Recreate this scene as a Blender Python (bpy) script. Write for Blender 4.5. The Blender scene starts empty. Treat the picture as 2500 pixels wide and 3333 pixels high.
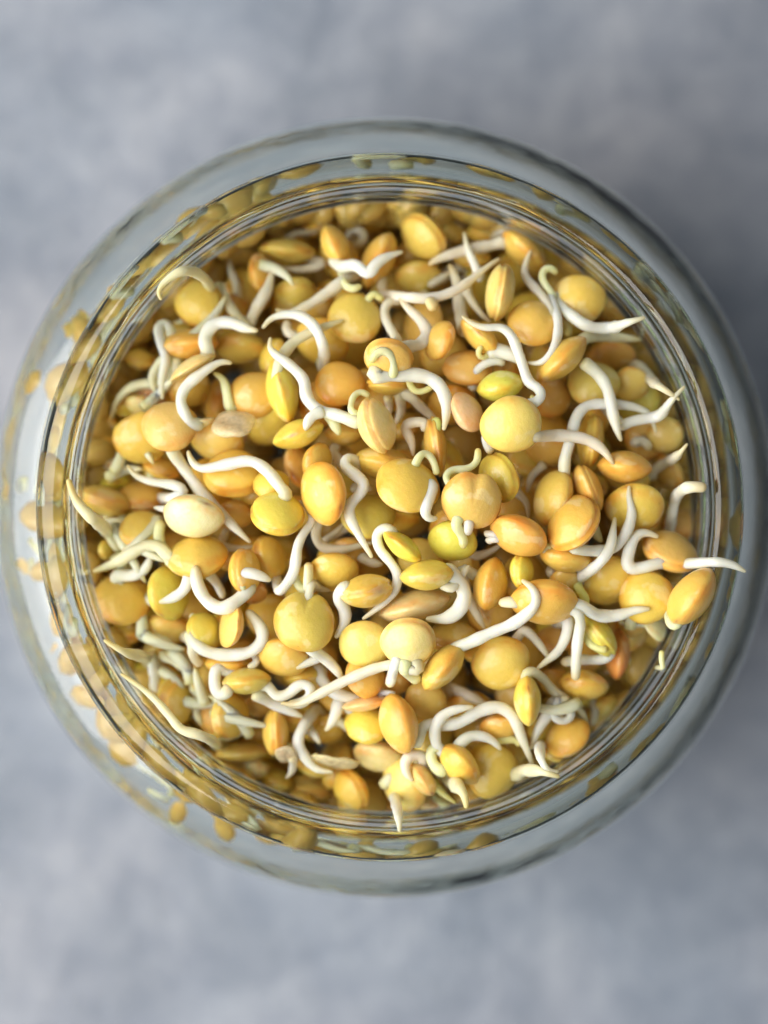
import bpy, math, random
import numpy as np
from mathutils import Matrix, Vector

sc = bpy.context.scene
COL = sc.collection
MM = 0.001
rng = random.Random(11)
nrng = np.random.RandomState(5)

# ------------------------------------------------------------------ camera
LENS, SENS = 45.0, 17.3
CAM_D = 0.322                       # metres from the lens to the rim plane (z = 0)
TILT = math.radians(1.888)
cam_d = bpy.data.cameras.new('camera')
cam = bpy.data.objects.new('camera', cam_d)
COL.objects.link(cam)
cam.location = (-0.0116, -0.0006, CAM_D)
cam.rotation_euler = (0, -TILT, 0)
cam_d.sensor_fit = 'VERTICAL'
cam_d.sensor_height = SENS
cam_d.lens = LENS
cam_d.clip_start = 0.01
cam_d.clip_end = 20
cam_d.dof.use_dof = True
cam_d.dof.focus_distance = CAM_D - 0.0005
cam_d.dof.aperture_fstop = 3.4
sc.camera = cam

# ------------------------------------------------------------------ room light and window light
world = bpy.data.worlds.new('World')
sc.world = world
world.use_nodes = True
bg = world.node_tree.nodes['Background']
bg.inputs[0].default_value = (0.90, 0.95, 1.0, 1)
bg.inputs[1].default_value = 0.27

def area(name, loc, target, sx, sy, power, color):
    d = bpy.data.lights.new(name, 'AREA')
    d.shape = 'RECTANGLE'
    d.size, d.size_y = sx, sy
    d.energy = power
    d.color = color
    o = bpy.data.objects.new(name, d)
    COL.objects.link(o)
    o.location = loc
    v = Vector(target) - Vector(loc)
    o.rotation_euler = v.to_track_quat('-Z', 'Y').to_euler()
    return o
area('window_light', (-0.54, -0.10, 0.41), (0, 0, -0.03), 0.85, 0.85, 13.0, (1.0, 0.985, 0.96))

sc.view_settings.view_transform = 'Standard'
sc.view_settings.look = 'None'
sc.view_settings.exposure = 0.0
sc.view_settings.gamma = 1.0
sc.cycles.max_bounces = 18
sc.cycles.transmission_bounces = 14
sc.cycles.glossy_bounces = 8
sc.cycles.diffuse_bounces = 5
sc.cycles.transparent_max_bounces = 12
sc.cycles.caustics_reflective = True
sc.cycles.caustics_refractive = True
sc.cycles.blur_glossy = 0.3
sc.cycles.sample_clamp_indirect = 10.0
sc.cycles.use_denoising = True
try:
    sc.cycles.denoiser = 'OPENIMAGEDENOISE'
except Exception:
    pass

# ------------------------------------------------------------------ materials
def new_mat(name):
    m = bpy.data.materials.new(name)
    m.use_nodes = True
    nt = m.node_tree
    return m, nt, nt.nodes['Principled BSDF']

def N(nt, typ, **kw):
    n = nt.nodes.new(typ)
    for k, v in kw.items():
        setattr(n, k, v)
    return n

def ramp(nt, stops):
    r = N(nt, 'ShaderNodeValToRGB')
    e = r.color_ramp.elements
    while len(e) > 1:
        e.remove(e[-1])
    e[0].position, e[0].color = stops[0]
    for p, c in stops[1:]:
        x = e.new(p)
        x.color = c
    return r

def mixc(nt, mode='MIX'):
    n = N(nt, 'ShaderNodeMix', data_type='RGBA', blend_type=mode)
    return n   # inputs 0 factor, 6 A, 7 B ; output 2

def g(v):
    return (v, v, v, 1)

def lentil_material(name, pale=False):
    m, nt, p = new_mat(name)
    L = nt.links.new
    oi = N(nt, 'ShaderNodeObjectInfo')
    tc = N(nt, 'ShaderNodeTexCoord')
    geo = N(nt, 'ShaderNodeAttribute', attribute_name='edge')      # 0 on the face of the seed, 1 on its rim
    off = N(nt, 'ShaderNodeVectorMath', operation='ADD')
    mul = N(nt, 'ShaderNodeVectorMath', operation='SCALE')
    comb = N(nt, 'ShaderNodeCombineXYZ')
    for i in range(3):
        L(oi.outputs['Random'], comb.inputs[i])
    L(comb.outputs[0], mul.inputs[0]); mul.inputs[3].default_value = 37.0
    L(tc.outputs['Object'], off.inputs[0]); L(mul.outputs[0], off.inputs[1])
    n1 = N(nt, 'ShaderNodeTexNoise'); n1.inputs['Scale'].default_value = 1.3; n1.inputs['Detail'].default_value = 2
    n2 = N(nt, 'ShaderNodeTexNoise'); n2.inputs['Scale'].default_value = 5.0; n2.inputs['Detail'].default_value = 4
    n3 = N(nt, 'ShaderNodeTexNoise'); n3.inputs['Scale'].default_value = 22.0; n3.inputs['Detail'].default_value = 2
    for n in (n1, n2, n3):
        L(off.outputs[0], n.inputs['Vector'])
    # orange rim of the seed coat, broken up by noise
    rimf = N(nt, 'ShaderNodeMath', operation='MULTIPLY')
    r1 = ramp(nt, [(0.38, g(0.0)), (0.72, g(1.0))])
    L(n1.outputs[0], r1.inputs[0])
    L(r1.outputs[0], rimf.inputs[0]); L(geo.outputs['Fac'], rimf.inputs[1])
    warm = mixc(nt, 'MULTIPLY'); warm.inputs[7].default_value = (1.0, 0.66, 0.42, 1)
    L(rimf.outputs[0], warm.inputs[0]); L(oi.outputs['Color'], warm.inputs[6])
    # greener and paler clouds in the skin
    r2 = ramp(nt, [(0.42, g(0.0)), (0.70, g(0.40))])
    L(n2.outputs[0], r2.inputs[0])
    cl = mixc(nt, 'MULTIPLY'); cl.inputs[7].default_value = (0.92, 0.95, 0.66, 1)
    L(r2.outputs[0], cl.inputs[0]); L(warm.outputs[2], cl.inputs[6])
    # small russet freckles near the hilum
    r3 = ramp(nt, [(0.70, g(0.0)), (0.78, g(0.6))])
    L(n2.outputs[0], r3.inputs[0])
    hf = N(nt, 'ShaderNodeAttribute', attribute_name='hilum')
    hm = N(nt, 'ShaderNodeMath', operation='MAXIMUM')
    L(hf.outputs['Fac'], hm.inputs[0])
    fm = N(nt, 'ShaderNodeMath', operation='MULTIPLY')
    L(r3.outputs[0], fm.inputs[0]); L(geo.outputs['Fac'], fm.inputs[1]); L(fm.outputs[0], hm.inputs[1])
    rus = mixc(nt); rus.inputs[7].default_value = (0.34, 0.11, 0.035, 1)
    L(hm.outputs[0], rus.inputs[0]); L(cl.outputs[2], rus.inputs[6])
    # pale torn or lifted patches of skin on some of them
    n4 = N(nt, 'ShaderNodeTexNoise'); n4.inputs['Scale'].default_value = 1.1; n4.inputs['Detail'].default_value = 5; n4.inputs['Roughness'].default_value = .45
    L(off.outputs[0], n4.inputs['Vector'])
    r4 = ramp(nt, [(0.595, g(0.0)), (0.645, g(0.28))])
    L(n4.outputs[0], r4.inputs[0])
    pal = mixc(nt); pal.inputs[7].default_value = (0.90, 0.80, 0.50, 1)
    L(r4.outputs[0], pal.inputs[0]); L(rus.outputs[2], pal.inputs[6])
    L(pal.outputs[2], p.inputs['Base Color'])
    p.inputs['Subsurface Weight'].default_value = 0.45
    p.inputs['Subsurface Radius'].default_value = (1.0, 0.70, 0.26)
    p.inputs['Subsurface Scale'].default_value = 0.0016
    rr = ramp(nt, [(0.3, g(0.28)), (0.7, g(0.46))])
    L(n2.outputs[0], rr.inputs[0]); L(rr.outputs[0], p.inputs['Roughness'])
    p.inputs['Specular IOR Level'].default_value = 0.42
    p.inputs['Coat Weight'].default_value = 0.28
    p.inputs['Coat Roughness'].default_value = 0.12
    b = N(nt, 'ShaderNodeBump'); b.inputs['Strength'].default_value = 0.16; b.inputs['Distance'].default_value = 0.0003
    ad = N(nt, 'ShaderNodeMath', operation='ADD')
    s2 = N(nt, 'ShaderNodeMath', operation='MULTIPLY'); s2.inputs[1].default_value = 3.0
    L(n2.outputs[0], s2.inputs[0]); L(s2.outputs[0], ad.inputs[0]); L(n3.outputs[0], ad.inputs[1])
    L(ad.outputs[0], b.inputs['Height']); L(b.outputs[0], p.inputs['Normal'])
    return m

def root_material(name):
    m, nt, p = new_mat(name)
    L = nt.links.new
    at = N(nt, 'ShaderNodeAttribute', attribute_name='along')
    oi = N(nt, 'ShaderNodeObjectInfo')
    tc = N(nt, 'ShaderNodeTexCoord')
    n1 = N(nt, 'ShaderNodeTexNoise'); n1.inputs['Scale'].default_value = 320; n1.inputs['Detail'].default_value = 3
    n2 = N(nt, 'ShaderNodeTexNoise'); n2.inputs['Scale'].default_value = 1500; n2.inputs['Detail'].default_value = 2
    L(tc.outputs['Object'], n1.inputs['Vector']); L(tc.outputs['Object'], n2.inputs['Vector'])
    rp = ramp(nt, [(0.0, (0.74, 0.68, 0.38, 1)), (0.14, (0.88, 0.87, 0.70, 1)), (0.55, (0.90, 0.88, 0.77, 1)),
                   (0.86, (0.88, 0.84, 0.66, 1)), (1.0, (0.76, 0.60, 0.32, 1))])
    L(at.outputs['Fac'], rp.inputs[0])
    t = mixc(nt, 'MULTIPLY'); t.inputs[0].default_value = 1.0
    L(rp.outputs[0], t.inputs[6]); L(oi.outputs['Color'], t.inputs[7])
    r1 = ramp(nt, [(0.45, g(0.0)), (0.75, g(0.5))])
    L(n1.outputs[0], r1.inputs[0])
    d = mixc(nt, 'MULTIPLY'); d.inputs[7].default_value = (0.94, 0.86, 0.74, 1)
    L(r1.outputs[0], d.inputs[0]); L(t.outputs[2], d.inputs[6])
    L(d.outputs[2], p.inputs['Base Color'])
    p.inputs['Subsurface Weight'].default_value = 0.9
    p.inputs['Transmission Weight'].default_value = 0.18
    p.inputs['IOR'].default_value = 1.36
    p.inputs['Subsurface Radius'].default_value = (1.0, 0.85, 0.6)
    p.inputs['Subsurface Scale'].default_value = 0.0016
    p.inputs['Roughness'].default_value = 0.34
    p.inputs['Specular IOR Level'].default_value = 0.45
    b = N(nt, 'ShaderNodeBump'); b.inputs['Strength'].default_value = 0.18; b.inputs['Distance'].default_value = 0.0002
    ad = N(nt, 'ShaderNodeMath', operation='ADD')
    L(n1.outputs[0], ad.inputs[0]); L(n2.outputs[0], ad.inputs[1])
    L(ad.outputs[0], b.inputs['Height']); L(b.outputs[0], p.inputs['Normal'])
    return m

def husk_material(name):
    m, nt, p = new_mat(name)
    L = nt.links.new
    oi = N(nt, 'ShaderNodeObjectInfo')
    tc = N(nt, 'ShaderNodeTexCoord')
    n = N(nt, 'ShaderNodeTexNoise'); n.inputs['Scale'].default_value = 4; n.inputs['Detail'].default_value = 4
    L(tc.outputs['Object'], n.inputs['Vector'])
    r = ramp(nt, [(0.3, g(0.40)), (0.7, g(0.72))])
    L(n.outputs[0], r.inputs[0])
    L(oi.outputs['Color'], p.inputs['Base Color'])
    L(r.outputs[0], p.inputs['Alpha'])
    p.inputs['Roughness'].default_value = 0.18
    p.inputs['Subsurface Weight'].default_value = 0.5
    p.inputs['Subsurface Radius'].default_value = (1.0, 0.7, 0.4)
    p.inputs['Subsurface Scale'].default_value = 0.001
    b = N(nt, 'ShaderNodeBump'); b.inputs['Strength'].default_value = 0.15; b.inputs['Distance'].default_value = 0.0006
    L(n.outputs[0], b.inputs['Height']); L(b.outputs[0], p.inputs['Normal'])
    return m

def glass_material():
    m, nt, p = new_mat('clear_glass')
    p.inputs['Base Color'].default_value = (0.965, 0.985, 0.955, 1)
    p.inputs['Roughness'].default_value = 0.0
    p.inputs['IOR'].default_value = 1.5
    p.inputs['Transmission Weight'].default_value = 1.0
    tc = N(nt, 'ShaderNodeTexCoord')
    mp = N(nt, 'ShaderNodeMapping'); mp.inputs['Scale'].default_value = (90, 90, 300)
    nz = N(nt, 'ShaderNodeTexNoise'); nz.inputs['Scale'].default_value = 1.0; nz.inputs['Detail'].default_value = 3
    bp = N(nt, 'ShaderNodeBump'); bp.inputs['Strength'].default_value = 0.20; bp.inputs['Distance'].default_value = 0.0004
    nt.links.new(tc.outputs['Object'], mp.inputs[0]); nt.links.new(mp.outputs[0], nz.inputs['Vector'])
    nt.links.new(nz.outputs[0], bp.inputs['Height']); nt.links.new(bp.outputs[0], p.inputs['Normal'])
    va = N(nt, 'ShaderNodeVolumeAbsorption')
    va.inputs['Color'].default_value = (0.50, 0.60, 0.42, 1)
    va.inputs['Density'].default_value = 20.0
    nt.links.new(va.outputs[0], nt.nodes['Material Output'].inputs['Volume'])
    return m

def table_material():
    m, nt, p = new_mat('blue_grey_plaster')
    L = nt.links.new
    tc = N(nt, 'ShaderNodeTexCoord')
    def noise(scale, detail, rough=0.55, dist=0.0):
        n = N(nt, 'ShaderNodeTexNoise')
        n.inputs['Scale'].default_value = scale; n.inputs['Detail'].default_value = detail
        n.inputs['Roughness'].default_value = rough; n.inputs['Distortion'].default_value = dist
        L(tc.outputs['Object'], n.inputs['Vector'])
        return n
    a, b, c, d = noise(42, 6, .68, .7), noise(190, 4, .7, .4), noise(13, 2), noise(420, 3)
    base = ramp(nt, [(0.30, (0.205, 0.232, 0.268, 1)), (0.50, (0.28, 0.305, 0.342, 1)), (0.72, (0.385, 0.402, 0.43, 1))])
    L(a.outputs[0], base.inputs[0])
    r2 = ramp(nt, [(0.35, (0.78, 0.80, 0.84, 1)), (0.55, (1.0, 1.0, 1.0, 1)), (0.72, (1.20, 1.17, 1.14, 1))])
    L(b.outputs[0], r2.inputs[0])
    m1 = mixc(nt, 'MULTIPLY'); m1.inputs[0].default_value = 0.6
    L(base.outputs[0], m1.inputs[6]); L(r2.outputs[0], m1.inputs[7])
    r3 = ramp(nt, [(0.35, (0.92, 0.95, 1.0, 1)), (0.65, (1.05, 1.0, 1.0, 1))])
    L(c.outputs[0], r3.inputs[0])
    m2 = mixc(nt, 'MULTIPLY'); m2.inputs[0].default_value = 1.0
    L(m1.outputs[2], m2.inputs[6]); L(r3.outputs[0], m2.inputs[7])
    L(m2.outputs[2], p.inputs['Base Color'])
    p.inputs['Roughness'].default_value = 0.72
    p.inputs['Specular IOR Level'].default_value = 0.3
    bp = N(nt, 'ShaderNodeBump'); bp.inputs['Strength'].default_value = 0.25; bp.inputs['Distance'].default_value = 0.001
    ad = N(nt, 'ShaderNodeMath', operation='ADD')
    L(b.outputs[0], ad.inputs[0]); L(d.outputs[0], ad.inputs[1])
    L(ad.outputs[0], bp.inputs['Height']); L(bp.outputs[0], p.inputs['Normal'])
    return m

M_SEED = lentil_material('lentil_skin')
M_ROOT = root_material('root_flesh')
M_HUSK = husk_material('papery_husk')
M_GLASS = glass_material()
M_TABLE = table_material()

# ------------------------------------------------------------------ mesh helpers
def mesh(name, verts, faces, mat, attrs=None, smooth=True):
    me = bpy.data.meshes.new(name)
    me.from_pydata([tuple(v) for v in verts], [], faces)
    if smooth:
        me.polygons.foreach_set('use_smooth', [True] * len(me.polygons))
    for k, vals in (attrs or {}).items():
        at = me.attributes.new(k, 'FLOAT', 'POINT')
        at.data.foreach_set('value', np.asarray(vals, dtype=np.float32))
    me.materials.append(mat)
    me.update()
    return me

def link(name, me, parent=None):
    o = bpy.data.objects.new(name, me)
    COL.objects.link(o)
    if parent is not None:
        o.parent = parent
    return o

def tag(o, label=None, cat=None, group=None, kind=None):
    if label: o['label'] = label
    if cat: o['category'] = cat
    if group: o['group'] = group
    if kind: o['kind'] = kind
    return o

# ------------------------------------------------------------------ tabletop
TABLE_Z = -0.070
v = [(-1.6, -1.6, TABLE_Z), (1.6, -1.6, TABLE_Z), (1.6, 1.6, TABLE_Z), (-1.6, 1.6, TABLE_Z),
     (-1.6, -1.6, TABLE_Z - .03), (1.6, -1.6, TABLE_Z - .03), (1.6, 1.6, TABLE_Z - .03), (-1.6, 1.6, TABLE_Z - .03)]
f = [(0, 1, 2, 3), (7, 6, 5, 4), (0, 4, 5, 1), (1, 5, 6, 2), (2, 6, 7, 3), (3, 7, 4, 0)]
tag(link('tabletop', mesh('tabletop', v, f, M_TABLE, smooth=False)),
    'mottled blue grey plaster tabletop under the glass jar', kind='structure')

# ------------------------------------------------------------------ glass jar: one closed turned wall, outside then inside
def catmull(P, n):
    P = np.asarray(P, float)
    Q = np.vstack([2 * P[0] - P[1], P, 2 * P[-1] - P[-2]])
    out = []
    for i in range(1, len(Q) - 2):
        p0, p1, p2, p3 = Q[i - 1], Q[i], Q[i + 1], Q[i + 2]
        for t in np.linspace(0, 1, n, endpoint=False):
            out.append(0.5 * ((2 * p1) + (-p0 + p2) * t + (2 * p0 - 5 * p1 + 4 * p2 - p3) * t * t + (-p0 + 3 * p1 - 3 * p2 + p3) * t ** 3))
    out.append(P[-1])
    return np.array(out)

def build_jar():
    TZ = TABLE_Z / MM + 0.25
    outer = [(0, TZ + 1.6), (18, TZ + 1.5), (34, TZ + 0.9), (39.5, TZ + 0.0), (44.4, TZ + 0.7), (47.6, TZ + 4), (49.0, TZ + 10), (49.8, -50), (50.4, -40), (50.6, -30), (50.5, -22.0),
             (49.4, -17.8), (46.8, -15.0), (43.8, -13.5), (42.1, -12.2), (41.6, -10.4), (41.7, -8.6), (42.2, -7.2), (42.9, -6.1), (43.3, -4.5),
             (43.25, -2.7), (42.95, -1.35), (42.2, -0.5), (41.3, -0.08), (40.4, 0.0)]
    inner = [(39.6, -0.25), (39.1, -0.9), (38.85, -1.9), (38.65, -3.4), (38.5, -5.2), (38.35, -7.2), (38.2, -9.2), (38.1, -11.2), (38.4, -13.2), (39.8, -15.4), (42.4, -17.5), (45.0, -20.2),
             (46.6, -24), (47.3, -30), (47.3, -40), (46.9, -50), (46.0, TZ + 11), (43.0, TZ + 7.4), (36, TZ + 6.3), (18, TZ + 6.0), (0, TZ + 6.2)]
    prof = catmull(outer + inner, 4)
    prof[:, 0] = np.maximum(prof[:, 0], 0)
    n, k = len(prof), 224
    th = np.arange(k) * 2 * math.pi / k
    verts, faces = [(0, 0, prof[0][1] * MM)], []
    ph = nrng.rand(60) * 6.28
    for i in range(1, n - 1):
        r, z = prof[i]
        amp = 0.0 if r < 30 else 1.0
        # faint unevenness of pressed glass: long ripples round the wall, finer on the lip
        w = (0.045 * np.sin(2 * th + ph[1] + z * .10) + 0.035 * np.sin(3 * th + ph[2] - z * .25) + 0.022 * np.sin(5 * th + ph[3] + z * .5)
             + 0.006 * np.sin(9 * th + ph[4] + z * .7))
        w = w * amp + amp * 0.02 * math.sin(z * 1.7 + 1.0) * (1 if z > -12 else .3)
        wz = 0.02 * np.sin(4 * th + ph[7]) + 0.012 * np.sin(11 * th + ph[8])
        for a in range(k):
            rr = r + w[a]
            verts.append((rr * math.cos(th[a]) * MM, rr * math.sin(th[a]) * MM, (z + (wz[a] if z > -3 else 0)) * MM))
    last = len(verts)
    verts.append((0, 0, prof[-1][1] * MM))
    idx = lambda i, a: 1 + (i - 1) * k + a % k
    for a in range(k):
        faces.append((0, idx(1, a + 1), idx(1, a)))
        faces.append((last, idx(n - 2, a), idx(n - 2, a + 1)))
    for i in range(1, n - 2):
        for a in range(k):
            faces.append((idx(i, a), idx(i, a + 1), idx(i + 1, a + 1), idx(i + 1, a)))
    me = mesh('glass_jar', verts, faces, M_GLASS)
    o = link('glass_jar', me)
    return tag(o, 'round clear glass jar with a thick lip, filled with sprouting lentils', 'jar')
build_jar()
# ------------------------------------------------------------------ survey of the heap
# Eight survey sheets, each 1659 units across a 900 unit square; the numbers are the sheet's corner.
SHEET = {'A': (400, 650), 'B': (1200, 650), 'C': (1600, 1200), 'D': (800, 1200), 'E': (0, 1200), 'F': (200, 1950), 'G': (900, 1950), 'I': (1500, 1800)}
TINT = {'gold': (.80, .535, .10), 'yellow': (.83, .60, .11), 'bright': (.87, .68, .18), 'pale': (.88, .73, .29), 'cream': (.89, .79, .45),
        'orange': (.79, .495, .095), 'peach': (.83, .60, .17), 'tan': (.77, .55, .13), 'olive': (.73, .55, .11), 'green': (.75, .65, .10),
        'brown': (.71, .45, .10), 'rust': (.72, .36, .09), 'pink': (.83, .58, .28), 'glassy': (.72, .62, .28)}
SEEDS, ROOTS = [], []
def S(key, sh, x, y, a, b, ang, layer, tint, label, kind='lens', flip=0, z=None):
    SEEDS.append(dict(zfix=z, key=key, sh=sh, x=x, y=y, a=a, b=b, ang=ang, layer=layer, tint=tint, label=label, kind=kind, flip=flip))
def R(own, sh, pts, r, layer, name='root', tint=(1, 1, 1), taper=1.0):
    ROOTS.append(dict(own=own, sh=sh, pts=pts, r=r * .83, layer=layer, name=name, tint=tint, taper=taper))
GRN, TNG, DIM, PNK = (.92, .95, .62), (.95, .90, .70), (.93, .88, .80), (1.0, .90, .84)
YEL = (.98, .92, .45)

# ---- sheet A: upper left
S('a1', 'A', 458, 625, 140, 142, 0, 1, 'gold', 'large round golden lentil by the upper left wall, below a thick pale curled root')
S('a2', 'A', 985, 310, 165, 76, 5, 2, 'tan', 'dull tan oval lentil lying level near the top wall, left of the upright yellow one')
S('a3', 'A', 1275, 275, 130, 80, 65, 1, 'yellow', 'upright yellow lentil near the top wall with a zigzag bright white root')
S('a4', 'A', 1535, 360, 168, 92, 115, 1.8, 'gold', 'golden lentil leaning behind the zigzag white root near the top')
S('a5', 'A', 830, 445, 118, 78, 80, 2, 'orange', 'small orange lentil standing on edge among pale roots at the upper left')
S('a6', 'A', 1040, 560, 125, 90, 0, 3, 'olive', 'dim olive lentil below the level tan one, half hidden by roots')
S('a7', 'A', 1390, 710, 152, 150, 0, 2, 'gold', 'large plain round golden lentil right of the arched white root at the upper middle')
S('a8', 'A', 1440, 130, 150, 75, 0, 3.2, 'yellow', 'blurred yellow lentil pressed against the top wall of the jar')
S('a9', 'A', 405, 868, 172, 88, -5, 1, 'orange', 'orange lentil split open beside a looped white shoot at the left')
S('a10', 'A', 700, 885, 155, 98, 5, 2, 'olive', 'dusky olive lentil under the thick S shaped root')
S('a11', 'A', 425, 1015, 150, 68, -30, .2, 'pale', 'half open pale lentil from which a thick S shaped root rises', 'half')
S('a12', 'A', 1195, 850, 160, 138, 20, 2, 'yellow', 'wet shiny yellow lentil behind the arched white root')
S('a13', 'A', 900, 945, 115, 78, 110, 2, 'gold', 'golden lentil peeping out left of the glossy green yellow pod shaped one')
S('a14', 'A', 955, 1145, 190, 88, 78, 1, 'green', 'glossy green yellow lentil shaped like a pod, standing upright')
S('a15', 'A', 1300, 1105, 142, 135, 0, 2, 'orange', 'brownish orange round lentil with a dark red seam on its left')
S('a16', 'A', 790, 1170, 140, 146, 90, 1.3, 'orange', 'round orange lentil with a small wet split skin on its left side')
S('a17', 'A', 282, 1360, 148, 166, 90, .2, 'peach', 'large smooth peach coloured round lentil lying on top at the left')
S('a18', 'A', 112, 1430, 150, 165, 90, 1, 'yellow', 'round yellow lentil half behind the smooth peach one at the left')
S('a19', 'A', 1055, 1405, 155, 80, -20, 1, 'yellow', 'plump yellow oval lentil below the forked white root')
S('a20', 'A', 1520, 1355, 168, 110, 72, 0, 'pale', 'brightest pale yellow egg shaped lentil in the middle, holding a long forked root', 'lens', 1)
S('a21', 'A', 860, 1345, 150, 128, 0, 2, 'olive', 'shadowed greenish lentil with a soft shine, above the plump yellow oval')
S('a22', 'A', 570, 1450, 155, 120, 10, 2.1, 'peach', 'blurred peach lentil in the hollow right of the smooth peach one')
S('a26', 'A', 665, 1348, 130, 88, -5, 1, 'husk', 'empty papery see through lentil skin in the hollow at the left', 'husk')
S('a27', 'A', 105, 960, 95, 62, 10, 2.2, 'orange', 'small orange lentil blurred against the left wall, above a pale root')
S('a29', 'A', 400, 1130, 110, 120, 60, 2.3, 'orange', 'deep orange lentil hidden under the thick curved root above the peach one')
S('a30', 'A', 60, 1235, 110, 70, -20, 2.6, 'yellow', 'bright yellow lentil blurred low against the left wall')
S('a31', 'A', 175, 1180, 85, 55, 15, 2.3, 'pink', 'pinkish lentil bit blurred above the smooth peach one')
S('a32', 'A', 330, 330, 90, 55, 30, 3.4, 'cream', 'cream lentil bit blurred low against the upper left wall')
S('a33', 'A', 1160, 180, 90, 45, -10, 3.2, 'yellow', 'yellow lentil edge blurred against the top wall beside the upright yellow one')
S('a34', 'A', 1130, 640, 130, 110, 0, 3.2, 'olive', 'dim yellow lentil buried under the diagonal pale root at the upper middle')
S('a35', 'A', 640, 660, 110, 90, 0, 3.1, 'brown', 'brown lentil buried under the crossing roots at the upper left')
R('a1', 'A', [(510, 470), (450, 425), (345, 430), (255, 490), (208, 555), (240, 612)], 36, .8, tint=TNG)
R('a35', 'A', [(690, 650), (690, 590), (680, 500), (645, 420), (640, 345)], 28, 2, tint=DIM)
R('a10', 'A', [(770, 770), (700, 710), (645, 650), (612, 570), (608, 485)], 36, 1, tint=TNG)
R('a10', 'A', [(750, 740), (820, 620), (870, 530), (902, 400)], 42, 1, tint=DIM)
R('a2', 'A', [(1215, 380), (1150, 405), (1050, 420), (950, 400)], 32, 2.2, tint=DIM)
R('a3', 'A', [(1270, 345), (1310, 395), (1400, 390), (1470, 450), (1520, 385), (1590, 340), (1690, 308)], 44, 0)
R('a3', 'A', [(1315, 420), (1322, 470), (1345, 525), (1400, 535), (1440, 505)], 30, .6, 'shoot', tint=GRN, taper=.6)
R('a4', 'A', [(1330, 480), (1225, 560), (1120, 630), (1000, 680), (905, 655)], 46, 1, tint=DIM)
R('a12', 'A', [(1205, 1000), (1210, 930), (1190, 840), (1140, 750), (1060, 695), (960, 690), (885, 715), (830, 782)], 40, 0)
R('a12', 'A', [(1000, 810), (975, 765), (1010, 718)], 34, 2, tint=DIM, taper=.4)
R('a14', 'A', [(910, 1160), (920, 1080), (935, 990), (990, 890), (1080, 820), (1200, 765), (1335, 720)], 42, .6, tint=TNG)
R('a11', 'A', [(520, 930), (490, 840), (540, 752), (640, 735), (740, 772), (820, 790)], 48, 0)
R('a19w', 'A', [(480, 1340), (405, 1345), (370, 1280), (345, 1200), (380, 1120), (450, 1060), (530, 1000), (600, 970), (665, 985)], 44, -.2)
S('a19w', 'A', 462, 1325, 82, 46, -12, .35, 'cream', 'small cream wedge of a lentil at the foot of the curved white root', 'half')
R('a9', 'A', [(300, 850), (290, 790), (255, 735), (215, 760), (220, 820), (240, 900), (258, 960), (240, 1040), (232, 1120), (240, 1210)], 34, .4)
R('a27', 'E', [(1015, 20), (985, 90), (870, 88), (770, 122), (700, 200), (665, 310)], 40, 1, tint=TNG)
R('a9', 'A', [(240, 960), (190, 1020), (175, 1100), (215, 1190)], 32, 1, tint=TNG)
R('a16', 'A', [(640, 1260), (622, 1150), (600, 1075), (535, 1035)], 36, 1, 'shoot', tint=GRN)
R('a20', 'A', [(1410, 1340), (1280, 1292), (1170, 1260), (1100, 1180), (1085, 1080), (1000, 990), (930, 940), (880, 890), (890, 815)], 46, 0)
R('a20', 'A', [(1200, 1268), (1130, 1300), (1105, 1340), (1093, 1398)], 38, 0, 'root')
R('a20', 'A', [(1235, 1290), (1275, 1350), (1305, 1425)], 38, .5, 'shoot', tint=GRN)
R('a20', 'A', [(1360, 1270), (1385, 1175), (1435, 1150), (1490, 1192)], 24, .2, 'shoot', tint=GRN, taper=.3)
R('a8', 'A', [(1350, 215), (1400, 170), (1450, 215), (1420, 270), (1370, 260)], 30, 2.4, tint=DIM, taper=.4)
R('a33', 'A', [(960, 260), (1040, 200), (1150, 195), (1200, 130)], 26, 2.8, tint=DIM)

# ---- sheet B: upper right
S('b1', 'B', 330, 222, 158, 112, 50, 1.3, 'tan', 'large tan oval lentil blurred near the top wall, right of centre')
S('b2', 'B', 500, 190, 95, 70, 20, 3, 'olive', 'dim lentil behind the large tan oval at the top wall')
S('b2b', 'B', 670, 215, 90, 50, 15, 2.8, 'tan', 'small tan lentil at the top wall behind a short upright root')
S('b3', 'B', 932, 305, 168, 86, 42, 1, 'gold', 'yellow orange lentil leaning on the upper right wall, a thick root at its left end')
S('b4', 'B', 787, 560, 167, 84, 100, .4, 'peach', 'long peach lentil with a pale flat face, standing between the crossed roots', 'split')
S('b5', 'B', 1310, 550, 148, 158, 90, .2, 'gold', 'big round golden lentil beside the upper right rim with a looped shoot on its left')
S('b6', 'B', 990, 740, 138, 152, 90, 1, 'gold', 'round golden lentil behind two thin white roots at the upper right')
S('b8', 'B', 670, 825, 142, 68, 42, 1, 'yellow', 'split yellow lentil under the white root with a yellow green shoot')
S('b10', 'B', 792, 1118, 142, 86, -12, .8, 'green', 'yellow green oval lentil touching the big bright yellow round one')
S('b11', 'B', 425, 845, 122, 86, 112, 1.1, 'gold', 'smooth golden lentil standing on edge right of the dark hollow')
S('b12', 'B', 118, 950, 140, 118, 5, .2, 'tan', 'split tan lentil with a hooked white shoot and a long curved root', 'split')
S('b12b', 'B', 120, 1105, 128, 66, 3, .8, 'olive', 'shiny yellow olive lentil tucked under the split one with the hooked shoot')
S('b13', 'B', 590, 1010, 112, 142, 90, 2, 'tan', 'broad pale tan lentil in the shade under a short arched root')
S('b15', 'B', 1157, 958, 182, 92, -42, .2, 'orange', 'long orange brown lentil on edge, left of a thick hanging root')
S('b16', 'B', 1350, 1105, 150, 138, 0, 2, 'tan', 'round orange tan lentil in the shade below the long orange brown one')
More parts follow.
